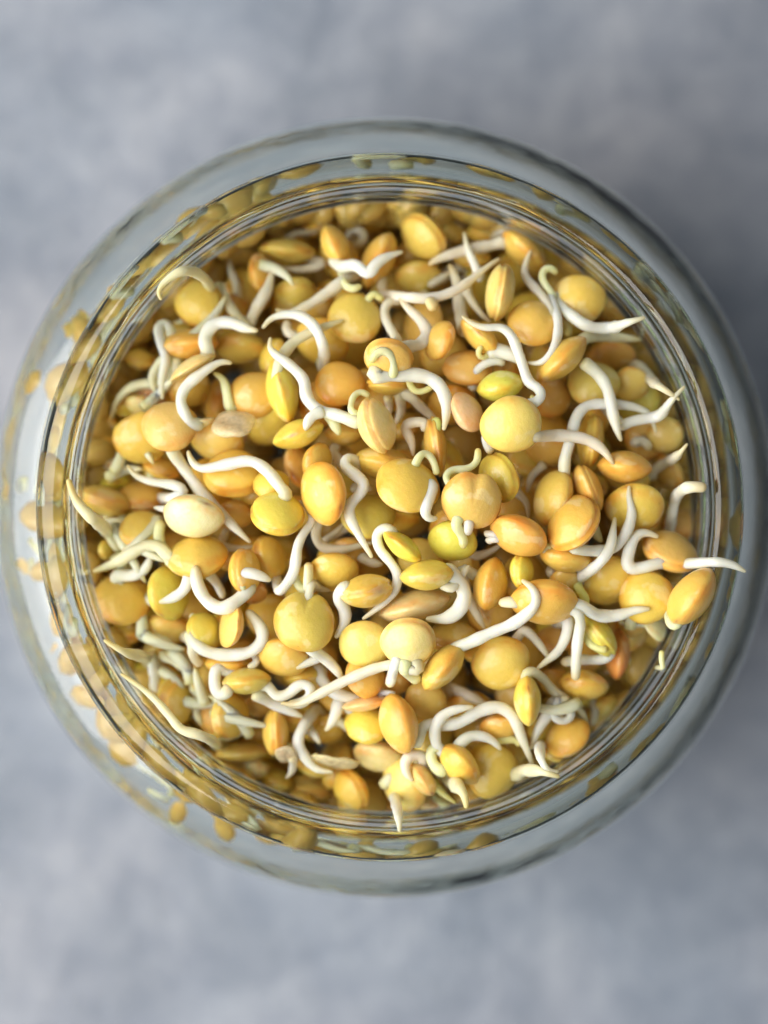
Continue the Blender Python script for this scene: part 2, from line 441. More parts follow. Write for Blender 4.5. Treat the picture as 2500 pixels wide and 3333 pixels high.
S('b17', 'B', 1575, 1105, 102, 100, 0, 2.1, 'tan', 'blurred tan lentil near the right wall below a pale root')
S('b18', 'B', 590, 1275, 127, 92, 62, .8, 'pink', 'wet pinkish lentil left of the big bright yellow round one')
S('b19', 'B', 856, 1350, 174, 168, 0, 0, 'bright', 'big bright yellow round lentil right of the middle with an orange left edge')
S('b20', 'B', 1100, 1190, 110, 118, 0, 3, 'brown', 'dark brown lentil in shadow right of the big bright yellow round one')
S('b24', 'B', 400, 1480, 182, 62, 82, 1, 'orange', 'narrow orange lentil standing on end with a tiny green hook on top')
S('b25', 'B', 1100, 330, 110, 70, 30, 2.8, 'olive', 'dim lentil low at the upper right wall behind the yellow orange one')
S('b26', 'B', 1480, 930, 120, 90, 10, 3, 'brown', 'shaded brown lentil low by the right wall under two pale roots')
S('b27', 'B', 300, 470, 140, 100, 0, 3.0, 'olive', 'dim olive lentil deep under the crossing roots at the top')
S('b28', 'B', 620, 350, 110, 70, 0, 3, 'olive', 'dim yellow lentil deep behind the crossed roots at the top right')
R('b3', 'B', [(810, 250), (740, 272), (640, 290), (520, 320), (430, 350), (350, 395)], 44, 1, tint=PNK)
R('b2b', 'B', [(665, 470), (640, 400), (592, 290), (572, 185)], 40, .8)
R('a4', 'B', [(100, 545), (200, 575), (330, 592), (430, 580), (530, 540), (600, 490), (690, 420), (795, 345)], 38, .3, tint=PNK)
R('b8', 'B', [(560, 790), (545, 640), (530, 500), (480, 375)], 46, 2, tint=DIM)
R('b28', 'B', [(360, 510), (440, 470), (520, 420)], 40, 2.4, tint=DIM)
R('b28', 'B', [(590, 560), (640, 640), (690, 700), (745, 742)], 38, 1.6, tint=DIM)
R('b12', 'B', [(225, 890), (310, 870), (355, 800), (310, 720), (235, 650), (178, 575)], 44, .9, tint=PNK)
R('b12', 'B', [(165, 850), (120, 760), (92, 670), (130, 605), (205, 625)], 36, 1.5, tint=DIM, taper=.4)
R('a7', 'B', [(30, 555), (60, 585), (100, 605)], 26, 1.2, 'shoot', tint=YEL, taper=.3)
R('b27', 'B', [(370, 610), (385, 640), (410, 672)], 42, .2, 'shoot', tint=TNG, taper=.2)
R('b6', 'B', [(1105, 700), (1070, 620), (1010, 540), (945, 470), (938, 400), (978, 292)], 34, .6, tint=PNK)
R('b5', 'B', [(1130, 600), (1092, 545), (1042, 480), (1050, 418), (1098, 410), (1135, 455)], 28, -.1, 'shoot', tint=GRN, taper=.4)
R('b5', 'B', [(1100, 570), (1130, 680), (1135, 800), (1105, 905), (1030, 980), (930, 975)], 36, .1)
R('b5', 'B', [(1140, 605), (1215, 690), (1320, 760), (1450, 770), (1560, 735), (1672, 702)], 42, -.6)
R('b8', 'B', [(700, 900), (790, 905), (860, 932), (950, 970)], 48, .5, taper=.3)
R('b8', 'B', [(740, 900), (690, 955), (652, 930), (668, 880), (700, 875)], 20, .6, 'shoot', tint=YEL, taper=.4)
R('b10', 'B', [(890, 1225), (990, 1222), (1038, 1180), (1018, 1130), (960, 1095), (932, 1020), (900, 920), (862, 825), (800, 768), (700, 768), (620, 742), (550, 690)], 38, -.2)
R('b10', 'B', [(1000, 1215), (990, 1185), (955, 1180)], 20, -.1, 'shoot', tint=YEL, taper=.3)
R('b13', 'B', [(640, 1125), (628, 1055), (680, 995), (760, 962), (830, 992)], 34, .9, taper=.4)
R('b12', 'B', [(20, 1065), (150, 1052), (330, 1058), (420, 1110), (462, 1200), (465, 1300), (448, 1395)], 50, 0)
R('b12', 'B', [(150, 1060), (150, 1000), (140, 940), (92, 900), (40, 925), (8, 990)], 32, -.3, 'shoot', tint=GRN, taper=.4)
R('b12', 'B', [(240, 1100), (275, 1152), (330, 1150), (400, 1110)], 22, .5, 'shoot', tint=YEL, taper=.2)
R('b15', 'B', [(1265, 965), (1370, 1040), (1430, 1130), (1460, 1260), (1490, 1380), (1520, 1460)], 46, 0)
R('b24', 'B', [(330, 1330), (250, 1340), (212, 1365), (255, 1440), (270, 1550)], 38, 1, tint=PNK)
R('b24', 'B', [(405, 1370), (395, 1330), (410, 1310), (425, 1350), (405, 1400)], 22, .6, 'shoot', tint=(.8, .9, .3), taper=.2)
R('b12b', 'B', [(255, 1190), (330, 1260), (420, 1335)], 38, 2, tint=DIM)
R('b12b', 'B', [(180, 1170), (195, 1270), (150, 1365)], 32, 2.2, tint=DIM)
R('b12b', 'B', [(110, 1180), (125, 1260), (90, 1330)], 28, 2.6, tint=DIM)
R('b15', 'B', [(1290, 832), (1420, 820), (1540, 830), (1645, 842)], 44, .8, tint=TNG)
R('b5', 'B', [(1175, 720), (1205, 770), (1185, 835)], 28, .8, 'shoot', tint=YEL, taper=.3)
R('b26', 'C', [(900, -10), (970, 80), (1060, 140), (1140, 195)], 38, 1.8, tint=DIM)
R('b19', 'B', [(700, 1380), (705, 1460), (745, 1530)], 34, .8, 'shoot', taper=.3)
R('b3', 'B', [(850, 215), (780, 200), (720, 240)], 36, 1.9, tint=DIM)

# ---- sheet C: right
S('c2', 'C', 592, 435, 162, 78, 95, 1.8, 'olive', 'yellow olive lentil on end in shade behind an arched white root')
S('c3', 'C', 802, 590, 162, 90, 4, .8, 'gold', 'smooth yellow tan oval lentil lying level at the right, below hooked root tips')
S('c4', 'C', 1040, 400, 108, 104, 0, 1.8, 'tan', 'tan lentil with a lengthwise groove close to the right wall', 'split')
S('c5', 'C', 370, 772, 172, 112, 108, .2, 'olive', 'olive yellow bean shaped lentil standing left of the golden grooved one')
S('c6', 'C', 577, 720, 150, 80, 68, 1, 'orange', 'orange brown lentil between the olive bean shaped and the round one at right')
S('c7', 'C', 492, 928, 178, 134, -50, 0, 'gold', 'golden oval lentil with a fine groove along its upper edge', 'split')
S('c8', 'C', 860, 832, 172, 144, 10, .8, 'gold', 'large round olive gold lentil behind an upright white root tip at the right')
S('c9', 'C', 1070, 1100, 170, 122, 20, .1, 'tan', 'large tan lentil split by a broad white wedge of root near the right rim', 'split')
S('c10', 'C', 930, 1370, 155, 158, 0, .2, 'gold', 'round orange tan lentil with a pale wedge patch, lower right near the rim')
S('c11', 'C', 1200, 1368, 188, 108, -55, -.2, 'gold', 'golden lentil resting against the right rim with a white tip hanging at its lower end', z=.6)
S('c12', 'C', 165, 1000, 178, 118, 25, .1, 'orange', 'orange gold lentil with a wet wrinkled skin, right of the tan heart shaped one')
S('c13', 'C', 440, 1130, 155, 88, 10, 1, 'olive', 'dull lentil tucked under the golden grooved one with a pale green loop')
S('c16', 'C', 692, 1265, 150, 172, 90, 1, 'yellow', 'wide yellow tan lentil with glassy flecks, behind the long diagonal root at lower right')
S('c17', 'C', 182, 1215, 106, 74, 90, .9, 'green', 'small yellow green split lentil above the big orange gold egg shaped one', 'split')
S('c18', 'C', 318, 1400, 195, 140, 5, 0, 'orange', 'big orange gold egg shaped lentil with a white pointed nub on its left')
S('c19', 'C', 440, 1270, 95, 75, 0, 1, 'tan', 'small tan lentil right above the big orange gold egg shaped one')
S('c29', 'C', 1140, 930, 90, 118, 90, 2.2, 'brown', 'brown lentil blurred against the right wall behind a stubby bent root')
S('c30', 'C', 350, 480, 138, 105, 0, 2.8, 'brown', 'dark reddish brown lentil under a bent root right of the bright yellow round one')
S('c34', 'C', 960, 1535, 112, 80, 55, 1.1, 'cream', 'pale wedge shaped half lentil below the round orange tan one near the rim', 'half')
S('c36', 'C', 1060, 620, 120, 80, 60, 2.6, 'brown', 'shaded brown lentil against the right wall beside the smooth level oval')
S('c37', 'C', 210, 560, 120, 90, 20, 2.8, 'olive', 'dim lentil in shadow below the bright yellow round one')
R('c4', 'C', [(845, 450), (880, 425), (930, 445), (955, 500)], 34, 1.6, tint=DIM, taper=.4)
R('c9', 'C', [(1120, 1150), (1010, 1165), (900, 1195), (830, 1200), (812, 1150), (838, 1060), (880, 990), (940, 985), (1012, 1015)], 48, -.1)
R('c11', 'C', [(1110, 1440), (1070, 1480), (1080, 1540), (1115, 1550), (1138, 1480)], 32, -.1, 'shoot', tint=GRN, taper=.3)
R('c13', 'C', [(400, 1110), (345, 1125), (312, 1090), (340, 1055), (380, 1080)], 24, .8, 'shoot', tint=YEL, taper=.3)
R('c16', 'C', [(520, 1270), (570, 1235), (650, 1165), (712, 1070), (730, 970), (742, 880)], 42, -.2)
R('c16', 'C', [(515, 1270), (535, 1330), (565, 1380), (545, 1435), (515, 1400)], 34, .2, 'shoot', tint=(.82, .9, .35), taper=.3)
R('c7', 'C', [(480, 1080), (600, 1092), (720, 1082), (800, 1000), (842, 870), (825, 770), (826, 690)], 40, .1)
R('c18', 'C', [(110, 1400), (70, 1403), (30, 1408)], 40, .1, 'shoot', tint=TNG, taper=.6)
R('c29', 'C', [(1100, 985), (1090, 870), (1110, 765), (1180, 712), (1302, 715)], 40, .2, taper=.15)
R('c9', 'C', [(1180, 1180), (1240, 1170), (1350, 1160), (1450, 1178), (1537, 1226)], 38, -1.6)
R('c5', 'C', [(440, 640), (440, 540), (480, 400), (510, 290), (570, 222), (700, 212), (850, 228), (950, 280), (990, 395)], 40, .4)
R('b16', 'C', [(780, 345), (840, 315), (930, 300), (1010, 280), (1080, 190), (1168, 95)], 40, .3)
R('b19', 'C', [(250, 410), (420, 402), (560, 420), (660, 480), (720, 555), (742, 585)], 44, .3, tint=PNK)
R('c36', 'C', [(940, 640), (1020, 580), (1110, 525), (1185, 440)], 38, 1.7, tint=DIM)
R('c18', 'C', [(540, 1420), (640, 1480), (760, 1480), (860, 1448), (965, 1440)], 44, -.1)
R('c12', 'C', [(110, 925), (50, 905), (-20, 910)], 28, .1, 'shoot', taper=.5)
R('c30', 'C', [(330, 560), (240, 650), (210, 755)], 28, 2.8, tint=DIM)
R('c37', 'C', [(140, 735), (210, 800), (222, 910)], 34, 2.2, tint=DIM)
R('c7', 'C', [(590, 930), (630, 1000), (670, 1050)], 42, 1.0, 'shoot', tint=GRN)
R('c19', 'C', [(330, 1220), (400, 1160), (430, 1090)], 30, 2.4, tint=DIM)

# ---- sheet D: middle
S('d3', 'D', 428, 562, 116, 88, 105, 1, 'orange', 'orange lentil on edge just left of a dark gap in the middle')
S('d4', 'D', 466, 745, 184, 138, 82, 0, 'yellow', 'smooth upright yellow oval lentil just left of the middle')
S('d5', 'D', 192, 872, 160, 130, 12, 0, 'green', 'green yellow lentil left of the middle with a root lying on its top')
S('d5b', 'D', 150, 690, 108, 88, -15, .9, 'gold', 'golden lentil behind the green yellow one at the end of a long root')
S('d6', 'D', 970, 702, 188, 162, 25, 0, 'gold', 'large golden lentil in the very middle with white loops at its right edge')
S('d7', 'D', 825, 565, 168, 92, 8, 1, 'orange', 'orange lentil with a pink scar behind the large golden one in the middle')
S('d8', 'D', 1357, 790, 176, 168, 0, -.1, 'tan', 'large tan heart shaped lentil with a white loop at upper left', 'heart')
S('d9', 'D', 1520, 655, 146, 115, 72, .9, 'green', 'round green lentil peeping from behind the tan heart shaped one')
S('d10', 'D', 1240, 1035, 140, 120, 15, 1, 'green', 'shiny yellow green lentil below the tan heart shaped one')
S('d11', 'D', 735, 885, 160, 134, 0, 2, 'olive', 'dark olive round lentil in shadow below the large golden middle one')
S('d12', 'D', 942, 1068, 134, 62, 38, .2, 'green', 'small wedge shaped green yellow lentil with a hooked long white root')
S('d13', 'D', 1090, 1238, 162, 86, -6, 0, 'yellow', 'yellow almond shaped lentil curling into a thick white root at its right')
S('d14', 'D', 1470, 1292, 158, 100, 102, 1, 'orange', 'glossy orange lentil standing upright with a red edge, lower middle')
S('d15', 'D', 530, 1212, 142, 112, 0, 1.4, 'gold', 'round golden lentil behind a white stub with an orange tip')
S('d16', 'D', 142, 1132, 132, 96, 70, 1.3, 'gold', 'shaded golden lentil below the green yellow one')
S('d17', 'D', 352, 1520, 176, 172, 0, 0, 'olive', 'large olive tan teardrop lentil, lower left of the middle', 'heart')
S('d18', 'D', 720, 1335, 152, 92, -12, 0, 'gold', 'golden oval lentil ending in a forked thick white root')
S('d19', 'D', 1010, 1425, 215, 92, -14, .9, 'glassy', 'glassy olive lentil with a white glint, below the almond shaped one')
S('d20', 'D', 620, 1100, 120, 90, 0, 3, 'brown', 'brown lentil deep in the gap left of the wedge shaped green one')
S('d21', 'D', 620, 650, 90, 120, 0, 3, 'olive', 'dim lentil in the dark gap right of the smooth upright yellow oval')
S('d22', 'D', 590, 390, 120, 70, 0, 2.6, 'brown', 'brown lentil in shadow under the brightest pale yellow egg shaped one')
R('d5', 'E', [(1722, 745), (1690, 720), (1600, 610), (1500, 552), (1350, 578), (1210, 600), (1150, 555), (1125, 480)], 46, -.2)
R('d6', 'D', [(1030, 540), (1070, 500), (1125, 550), (1150, 650)], 27, -.2, 'shoot', tint=GRN, taper=.3)
R('d6', 'D', [(1130, 690), (1105, 770), (1075, 850), (1100, 905), (1162, 890)], 42, -.3)
R('d8', 'D', [(1235, 720), (1195, 655), (1240, 605), (1330, 602), (1390, 555), (1392, 465)], 28, -.2, 'shoot', tint=GRN, taper=.3)
R('d8', 'D', [(1250, 930), (1285, 980), (1312, 1050), (1285, 1085)], 36, .2, 'shoot', tint=GRN, taper=.4)
R('d8', 'D', [(1330, 960), (1340, 995)], 32, .0, 'root_bud', tint=PNK, taper=.1)
R('d12', 'D', [(875, 980), (835, 952), (785, 990), (800, 1080), (860, 1150), (910, 1230), (900, 1310), (850, 1385), (760, 1460), (690, 1510)], 38, 0)
R('c12', 'C', [(20, 1000), (-20, 985), (-58, 995)], 28, .1, 'root_bud', tint=PNK, taper=.1)
R('c12', 'C', [(10, 1020), (-20, 1030), (-40, 1045)], 26, .2, 'root_bud', tint=PNK, taper=.1)
R('d13', 'D', [(1200, 1210), (1265, 1265), (1312, 1350), (1280, 1450), (1190, 1500), (1070, 1500)], 54, -.1)
R('d13', 'D', [(1240, 1325), (1290, 1240), (1352, 1172)], 34, .0, 'root', tint=DIM)
R('d15', 'D', [(370, 1335), (375, 1250), (378, 1150)], 38, .1, tint=TNG, taper=.15)
R('d15', 'D', [(360, 1335), (310, 1300), (295, 1240), (320, 1215)], 30, .5, 'shoot', tint=GRN, taper=.3)
R('d17', 'D', [(390, 1290), (450, 1320), (520, 1335)], 30, .9, tint=DIM)
R('d18', 'D', [(590, 1310), (555, 1360), (590, 1430), (600, 1500), (570, 1570), (530, 1625)], 48, 0)
R('d7', 'D', [(680, 570), (640, 540), (595, 545), (600, 590), (660, 640), (712, 690), (680, 760), (622, 820), (628, 900), (680, 1000), (765, 1145)], 42, 0)
R('d16', 'D', [(205, 1340), (280, 1240), (302, 1150), (312, 1060), (352, 980), (402, 915), (375, 845), (315, 782)], 40, .1)
R('d4', 'D', [(430, 930), (420, 1010), (470, 1075), (580, 1085), (680, 1062), (775, 1040)], 36, 1.9, tint=DIM)
R('d11', 'D', [(455, 1045), (560, 965), (610, 900)], 30, 2.4, tint=DIM)
R('d20', 'D', [(675, 1110), (740, 1160), (835, 1175)], 32, 2.0, tint=DIM)
R('d14', 'D', [(1290, 1190), (1310, 1290), (1350, 1400), (1400, 1500), (1440, 1570)], 38, 1.1, tint=DIM)
R('d10', 'D', [(1390, 1130), (1500, 1080), (1560, 1020)], 34, 1.8, tint=DIM)
R('d21', 'D', [(640, 720), (700, 705), (770, 735)], 34, 1.7, tint=DIM)
R('d22', 'D', [(520, 500), (570, 560), (610, 650)], 32, 2.4, tint=DIM)

# ---- sheet E: left
S('e3', 'E', 1400, 630, 170, 146, 0, 1, 'yellow', 'round yellow green lentil with a long white root lying across it', )
S('e4', 'E', 630, 795, 150, 88, 20, 1, 'tan', 'tan lentil against the left wall behind a broad root rising over the rim side')
S('e5', 'E', 850, 765, 132, 96, 0, 2, 'orange', 'orange lentil in shade between the left wall and the pale cream round one')
S('e6', 'E', 1160, 885, 176, 130, 10, -.1, 'cream', 'pale cream round lentil on top of the heap with a whitish torn patch', 'lens')
S('e7', 'E', 1185, 1130, 182, 128, -10, .3, 'gold', 'golden round lentil joined right under the pale cream one')
S('e8', 'E', 850, 965, 132, 112, 0, 1.2, 'yellow', 'yellow orange lentil behind crossing roots at the left')
S('e9', 'E', 697, 1395, 172, 150, 5, .4, 'gold', 'large plain golden yellow lentil at the left wall, lowest left corner of the heap')
S('e10', 'E', 1010, 1345, 162, 122, 82, .7, 'green', 'upright yellow green lentil under a thin hooked root at the left')
S('e11', 'E', 1000, 1560, 142, 96, 5, 2, 'peach', 'peach lentil blurred below the upright yellow green one')
S('e12', 'E', 760, 1565, 112, 78, 0, 2.1, 'gold', 'small golden lentil blurred below the large plain one at the left wall')
S('e13', 'E', 1468, 1218, 136, 96, 80, .6, 'gold', 'golden lentil with a little hole and a white spike pointing right')
S('e13b', 'E', 1530, 1350, 62, 76, 60, 1, 'rust', 'small rusty red lentil under the white spike')
S('e14', 'E', 1372, 1535, 132, 92, 100, .1, 'peach', 'peach yellow wedge shaped lentil under the bright white V of roots', 'half', 1)
S('e15', 'E', 1225, 1575, 118, 96, 60, .9, 'yellow', 'yellow lentil ringed by a curled white root, left of the wedge shaped one')
S('e16', 'E', 965, 600, 112, 72, 20, 2, 'orange', 'orange yellow lentil under the smooth peach one at the left')
S('e17', 'E', 690, 685, 92, 46, -10, 2.5, 'green', 'bright green seed leaf blurred low by the left wall')
S('e18', 'E', 655, 455, 78, 48, 0, 2.8, 'yellow', 'small yellow lentil blurred by the left wall above a white glint')
S('e19', 'E', 660, 565, 84, 50, 40, 3, 'cream', 'blurred white highlight modelled as a lentil by the left wall above the green seed leaf')  # cream lentil put in to stand for a white highlight by the wall
S('e20', 'E', 640, 1085, 58, 48, 90, 1.6, 'yellow', 'tiny yellow lentil with a dark hole by the left wall')
S('e21', 'E', 850, 220, 92, 62, 15, 2.2, 'pale', 'pale lentil half blurred above the round yellow one at the left')
S('e22', 'E', 1280, 420, 130, 100, 0, 2.8, 'orange', 'deep orange lentil in the hollow beneath the long root at left')
S('e23', 'E', 640, 330, 80, 60, 30, 3.0, 'orange', 'orange lentil blurred low by the left wall under a pale root')
S('e24', 'E', 1400, 880, 120, 90, 0, 2.8, 'brown', 'brown lentil in shadow right of the pale cream round one')
S('e25', 'E', 600, 1200, 90, 70, 0, 2.9, 'orange', 'orange lentil low by the left wall above the large plain golden one')
R('e8', 'E', [(705, 1075), (680, 1020), (620, 950), (530, 875), (450, 780), (405, 650)], 48, .6, tint=TNG, taper=.9)
R('e5', 'E', [(1030, 780), (1105, 745), (1050, 700), (930, 682), (820, 645), (757, 570)], 42, .1)
R('e6', 'E', [(1010, 842), (960, 838), (910, 828)], 26, .5, 'shoot')
R('a17', 'E', [(1035, 490), (1070, 550), (1120, 620), (1180, 705), (1250, 790), (1345, 885), (1420, 965), (1512, 1052)], 42, .7)
R('e7', 'E', [(1050, 1150), (1000, 1110), (955, 1068), (880, 1062), (800, 1100), (700, 1160), (550, 1222)], 46, .0, tint=TNG)
R('e7', 'E', [(1040, 1170), (1010, 1120), (960, 1050), (955, 960), (985, 900)], 44, .4, 'shoot', tint=GRN, taper=.3)
R('e9', 'E', [(690, 1235), (800, 1240), (880, 1192), (910, 1095)], 44, .2)
R('e8', 'E', [(960, 905), (880, 990), (800, 1062), (720, 1100)], 36, 1, tint=TNG)
R('e4', 'E', [(640, 925), (690, 910), (745, 918)], 24, 1, tint=TNG)
R('e7', 'E', [(1172, 1165), (1140, 1205), (1115, 1310), (1050, 1370), (942, 1406)], 42, -.2)
R('e13', 'E', [(1500, 1322), (1420, 1392), (1330, 1440), (1240, 1392), (1185, 1290), (1172, 1170)], 52, -.3, taper=.6)
R('e7', 'E', [(1255, 1225), (1310, 1300), (1345, 1390)], 32, .9, taper=.5)
R('e13', 'E', [(1440, 1300), (1425, 1235), (1520, 1228), (1637, 1277)], 42, -.2)
R('e13', 'E', [(1425, 1250), (1430, 1300), (1490, 1310)], 30, .2, 'shoot', tint=GRN, taper=.2)
R('e24', 'E', [(1320, 1060), (1430, 1080), (1540, 1060)], 28, 2.0, tint=DIM)
R('e16', 'E', [(895, 590), (905, 650), (950, 690)], 26, 1.5, 'shoot', tint=GRN)
R('e15', 'E', [(1165, 1480), (1180, 1570)], 28, 1.3, tint=TNG, taper=.3)

# ---- sheet F: lower left
S('f7', 'F', 1000, 385, 132, 66, 0, .8, 'orange', 'orange lentil edge just below the curled white root ring')
S('f8', 'F', 1110, 492, 142, 76, -6, .3, 'tan', 'tan gold lentil with a folded white root on its left end')
S('f10', 'F', 1330, 350, 152, 118, 15, .9, 'gold', 'golden oval lentil half behind the large teardrop one')
S('f11', 'F', 690, 610, 152, 112, 95, 1, 'gold', 'large golden lentil at the lower left with a red brown arc on its edge')
S('f12', 'F', 1012, 700, 136, 112, 100, 1, 'orange', 'orange gold egg shaped lentil with a pinkish ridge at the lower left')
S('f13', 'F', 1285, 795, 142, 72, 88, 1.1, 'gold', 'narrow golden lentil standing upright at the lower left')
S('f14', 'F', 1085, 915, 152, 62, -5, 2.1, 'tan', 'flat tan lentil blurred beside the lower left wall')
S('f15', 'F', 900, 690, 86, 105, 0, 2.2, 'rust', 'reddish lentil in shade left of the orange gold egg shaped one')
S('f16', 'F', 870, 480, 92, 84, 0, 2.1, 'tan', 'shaded tan lentil left of the folded white root')
S('f17', 'F', 478, 432, 86, 72, 0, 2.3, 'yellow', 'yellow lentil blurred low beside the lower left wall')
S('f18', 'F', 740, 345, 76, 62, 0, 2.2, 'orange', 'small orange lentil blurred below the peach one at the lower left')
S('f19', 'F', 1460, 462, 124, 64, -5, 1.9, 'yellow', 'yellow lentil edge under a pale root tip below the teardrop one')
S('f20', 'F', 1345, 930, 52, 62, 90, .8, 'husk', 'small pinkish curled skin with a tail at the lower left', 'husk')
S('f21', 'F', 1010, 960, 80, 50, 20, 2.6, 'cream', 'cream lentil bit blurred low beside the lower left wall')
S('f22', 'F', 1160, 1010, 90, 56, 10, 2.7, 'cream', 'whitish lentil bit blurred at the lower wall')
S('f23', 'F', 1290, 1090, 100, 60, 15, 2.8, 'olive', 'dull yellow lentil blurred at the lower wall below the curled skin')
S('f24', 'F', 1510, 1150, 110, 56, 10, 2.9, 'peach', 'peach lentil blurred at the lower wall left of the paired oval')
S('f25', 'F', 1450, 700, 110, 90, 0, 2.2, 'tan', 'tan lentil under tangled white roots at the lower left')
S('f26', 'F', 570, 330, 90, 70, 30, 2.8, 'peach', 'peach lentil blurred low by the left wall below the small golden one')
S('f27', 'F', 640, 480, 80, 100, 0, 2.6, 'yellow', 'yellow lentil behind a pale upright root at the lower left')
S('f28', 'F', 1180, 640, 90, 70, 0, 3, 'brown', 'brown lentil deep between the egg shaped and the narrow upright one')
R('f14', 'F', [(915, 955), (890, 870), (830, 815), (720, 785), (650, 700), (560, 600), (450, 510), (345, 440)], 36, 1.6, tint=TNG)
R('f26', 'F', [(500, 405), (420, 345), (330, 292), (245, 238)], 42, 1.9, tint=TNG)
R('f27', 'F', [(560, 545), (562, 480), (550, 400), (538, 305)], 40, .9, taper=.4)
R('f18', 'F', [(600, 335), (680, 372), (760, 430), (840, 465)], 38, 1.9, tint=TNG)
R('e11', 'F', [(790, 260), (795, 345), (850, 405)], 40, .9, tint=DIM, taper=.4)
R('f16', 'F', [(800, 515), (830, 600), (808, 680), (850, 765)], 34, 1.7, tint=TNG)
R('e15', 'F', [(785, 180), (788, 240), (850, 305), (980, 335), (1130, 318), (1205, 245), (1190, 155), (1100, 60)], 46, -.1, taper=.5)
R('f7', 'F', [(1125, 325), (1170, 352), (1160, 400), (1105, 408)], 27, .2, 'shoot', taper=.3)
R('f8', 'F', [(925, 410), (918, 500), (945, 575), (1000, 560), (985, 500)], 44, 0, taper=.3)
R('f8', 'F', [(1245, 520), (1290, 585), (1370, 565), (1410, 520), (1475, 510), (1500, 565), (1440, 625), (1345, 628)], 40, .1, taper=.5)
R('f8', 'F', [(1165, 560), (1250, 612), (1350, 662), (1460, 712)], 42, .8)
R('f10', 'F', [(1560, 350), (1500, 372), (1398, 422)], 36, .7)
R('d17', 'F', [(1490, 290), (1590, 362), (1660, 440), (1690, 500)], 44, .6)
R('f20', 'F', [(1385, 930), (1392, 990), (1375, 1050), (1335, 1082)], 28, .7, tint=PNK)
R('f12', 'F', [(930, 600), (950, 560), (985, 570)], 24, .9, 'shoot', tint=DIM)

# ---- sheet G: bottom middle
S('g2', 'G', 1000, 405, 168, 92, -50, .1, 'olive', 'olive tan oval lentil on edge, red dot and root at its upper tip')
S('g3', 'G', 790, 258, 162, 148, 10, 0, 'pale', 'pale yellow round lentil on top, lower middle, with a pinkish lower edge')
S('g4', 'G', 535, 270, 142, 156, 90, .3, 'bright', 'bright yellow lentil half behind the pale yellow round one, lower middle')
S('g5', 'G', 532, 458, 132, 118, 78, .4, 'orange', 'orange gold lentil under a long grey white root, lower middle')
S('g6', 'G', 545, 755, 132, 112, 0, 1, 'yellow', 'yellow lentil left of the tall golden egg shaped one at the bottom')
S('g6b', 'G', 530, 625, 132, 46, -10, .9, 'pink', 'thin pink edged lentil skin resting on a yellow lentil')
S('g7', 'G', 730, 745, 176, 112, 76, -.1, 'gold', 'tall golden egg shaped lentil standing out at the bottom middle')
S('g8', 'G', 612, 938, 152, 102, 12, 1, 'pale', 'pale yellow lentil under the tall golden egg shaped one')
S('g9', 'G', 768, 1115, 166, 128, 68, .2, 'bright', 'bright yellow lentil at the bottom edge with a white stub below it')
S('g10', 'G', 878, 1085, 108, 62, 55, -.1, 'peach', 'small peach lentil lying on the bright yellow one at the bottom')
S('g11', 'G', 1095, 990, 150, 96, 45, -.2, 'gold', 'golden lentil with a white flap, in front of the large round one at the bottom')
S('g12', 'G', 1298, 1035, 160, 164, 0, .5, 'gold', 'large round golden lentil at the bottom right of the heap near the rim')
S('g13', 'G', 450, 1145, 136, 96, 65, 1.2, 'gold', 'golden oval lentil with pale streaks by the bottom wall')
S('g14', 'G', 352, 965, 146, 66, 10, .6, 'husk', 'glassy pink veined lentil skin at the lower left of the bottom', 'husk')
S('g15', 'G', 1350, 385, 172, 160, 0, 1, 'olive', 'large round olive tan lentil with white glints, right of the lower middle')
S('g16', 'G', 1506, 605, 148, 78, 87, 0, 'yellow', 'clean yellow oval lentil standing upright at the lower right')
S('g17', 'G', 1340, 770, 118, 84, 0, 1.3, 'gold', 'golden lentil under a wavy white root at the lower right')
S('g18', 'G', 890, 610, 124, 116, 0, 2, 'tan', 'shaded brown tan lentil right of the tall golden egg shaped one')
S('g19', 'G', 1060, 230, 152, 100, 0, 2, 'tan', 'shaded tan lentil behind the root that reaches to the big egg shaped one')
S('g20', 'G', 972, 1240, 112, 66, 10, 1.6, 'cream', 'cream coloured lentil underneath at the bottom edge, right of the white stub')
S('g21', 'G', 905, 880, 76, 86, 0, 1.9, 'olive', 'dim yellow lentil between the two white roots at the bottom')
S('g22', 'G', 235, 1000, 112, 66, 10, 2.1, 'olive', 'greenish tan lentil blurred below the pink veined skin')
S('g23', 'G', 90, 720, 80, 130, 90, 1.8, 'orange', 'orange lentil right of the narrow upright one at the lower left')
S('g24', 'G', 1150, 650, 140, 100, 0, 2.8, 'brown', 'brown lentil in shadow above the wavy white root')
S('g25', 'G', 300, 780, 110, 90, 0, 2.4, 'orange', 'orange lentil under the loop of pale root at the bottom left')
S('g26', 'G', 200, 480, 120, 80, 0, 2.6, 'orange', 'orange lentil in the gap below the teardrop one')
S('g27', 'G', 650, 1230, 100, 50, 0, 2.8, 'orange', 'orange lentil blurred low at the bottom wall between two bright ones')
S('g28', 'G', 720, 500, 90, 70, 0, 2.6, 'brown', 'brown lentil deep below the pale yellow round one')
S('g29', 'G', 1180, 1150, 100, 80, 0, 1.8, 'olive', 'dim olive lentil low at the bottom under pale roots')
R('g3', 'G', [(860, 430), (780, 415), (700, 395), (600, 412), (480, 460), (330, 530), (200, 600), (120, 632), (15, 622)], 42, -.4, tint=DIM)
R('g3', 'G', [(700, 400), (690, 480), (668, 540)], 38, -.1, 'root', taper=.5)
R('g3', 'G', [(760, 415), (820, 460), (862, 515)], 46, -.1, 'shoot', tint=GRN, taper=.6)
R('g6', 'G', [(375, 600), (355, 690), (320, 760), (285, 800)], 44, .9)
R('g25', 'G', [(240, 680), (160, 770), (128, 860), (180, 960), (240, 1022), (350, 1040)], 42, .5)
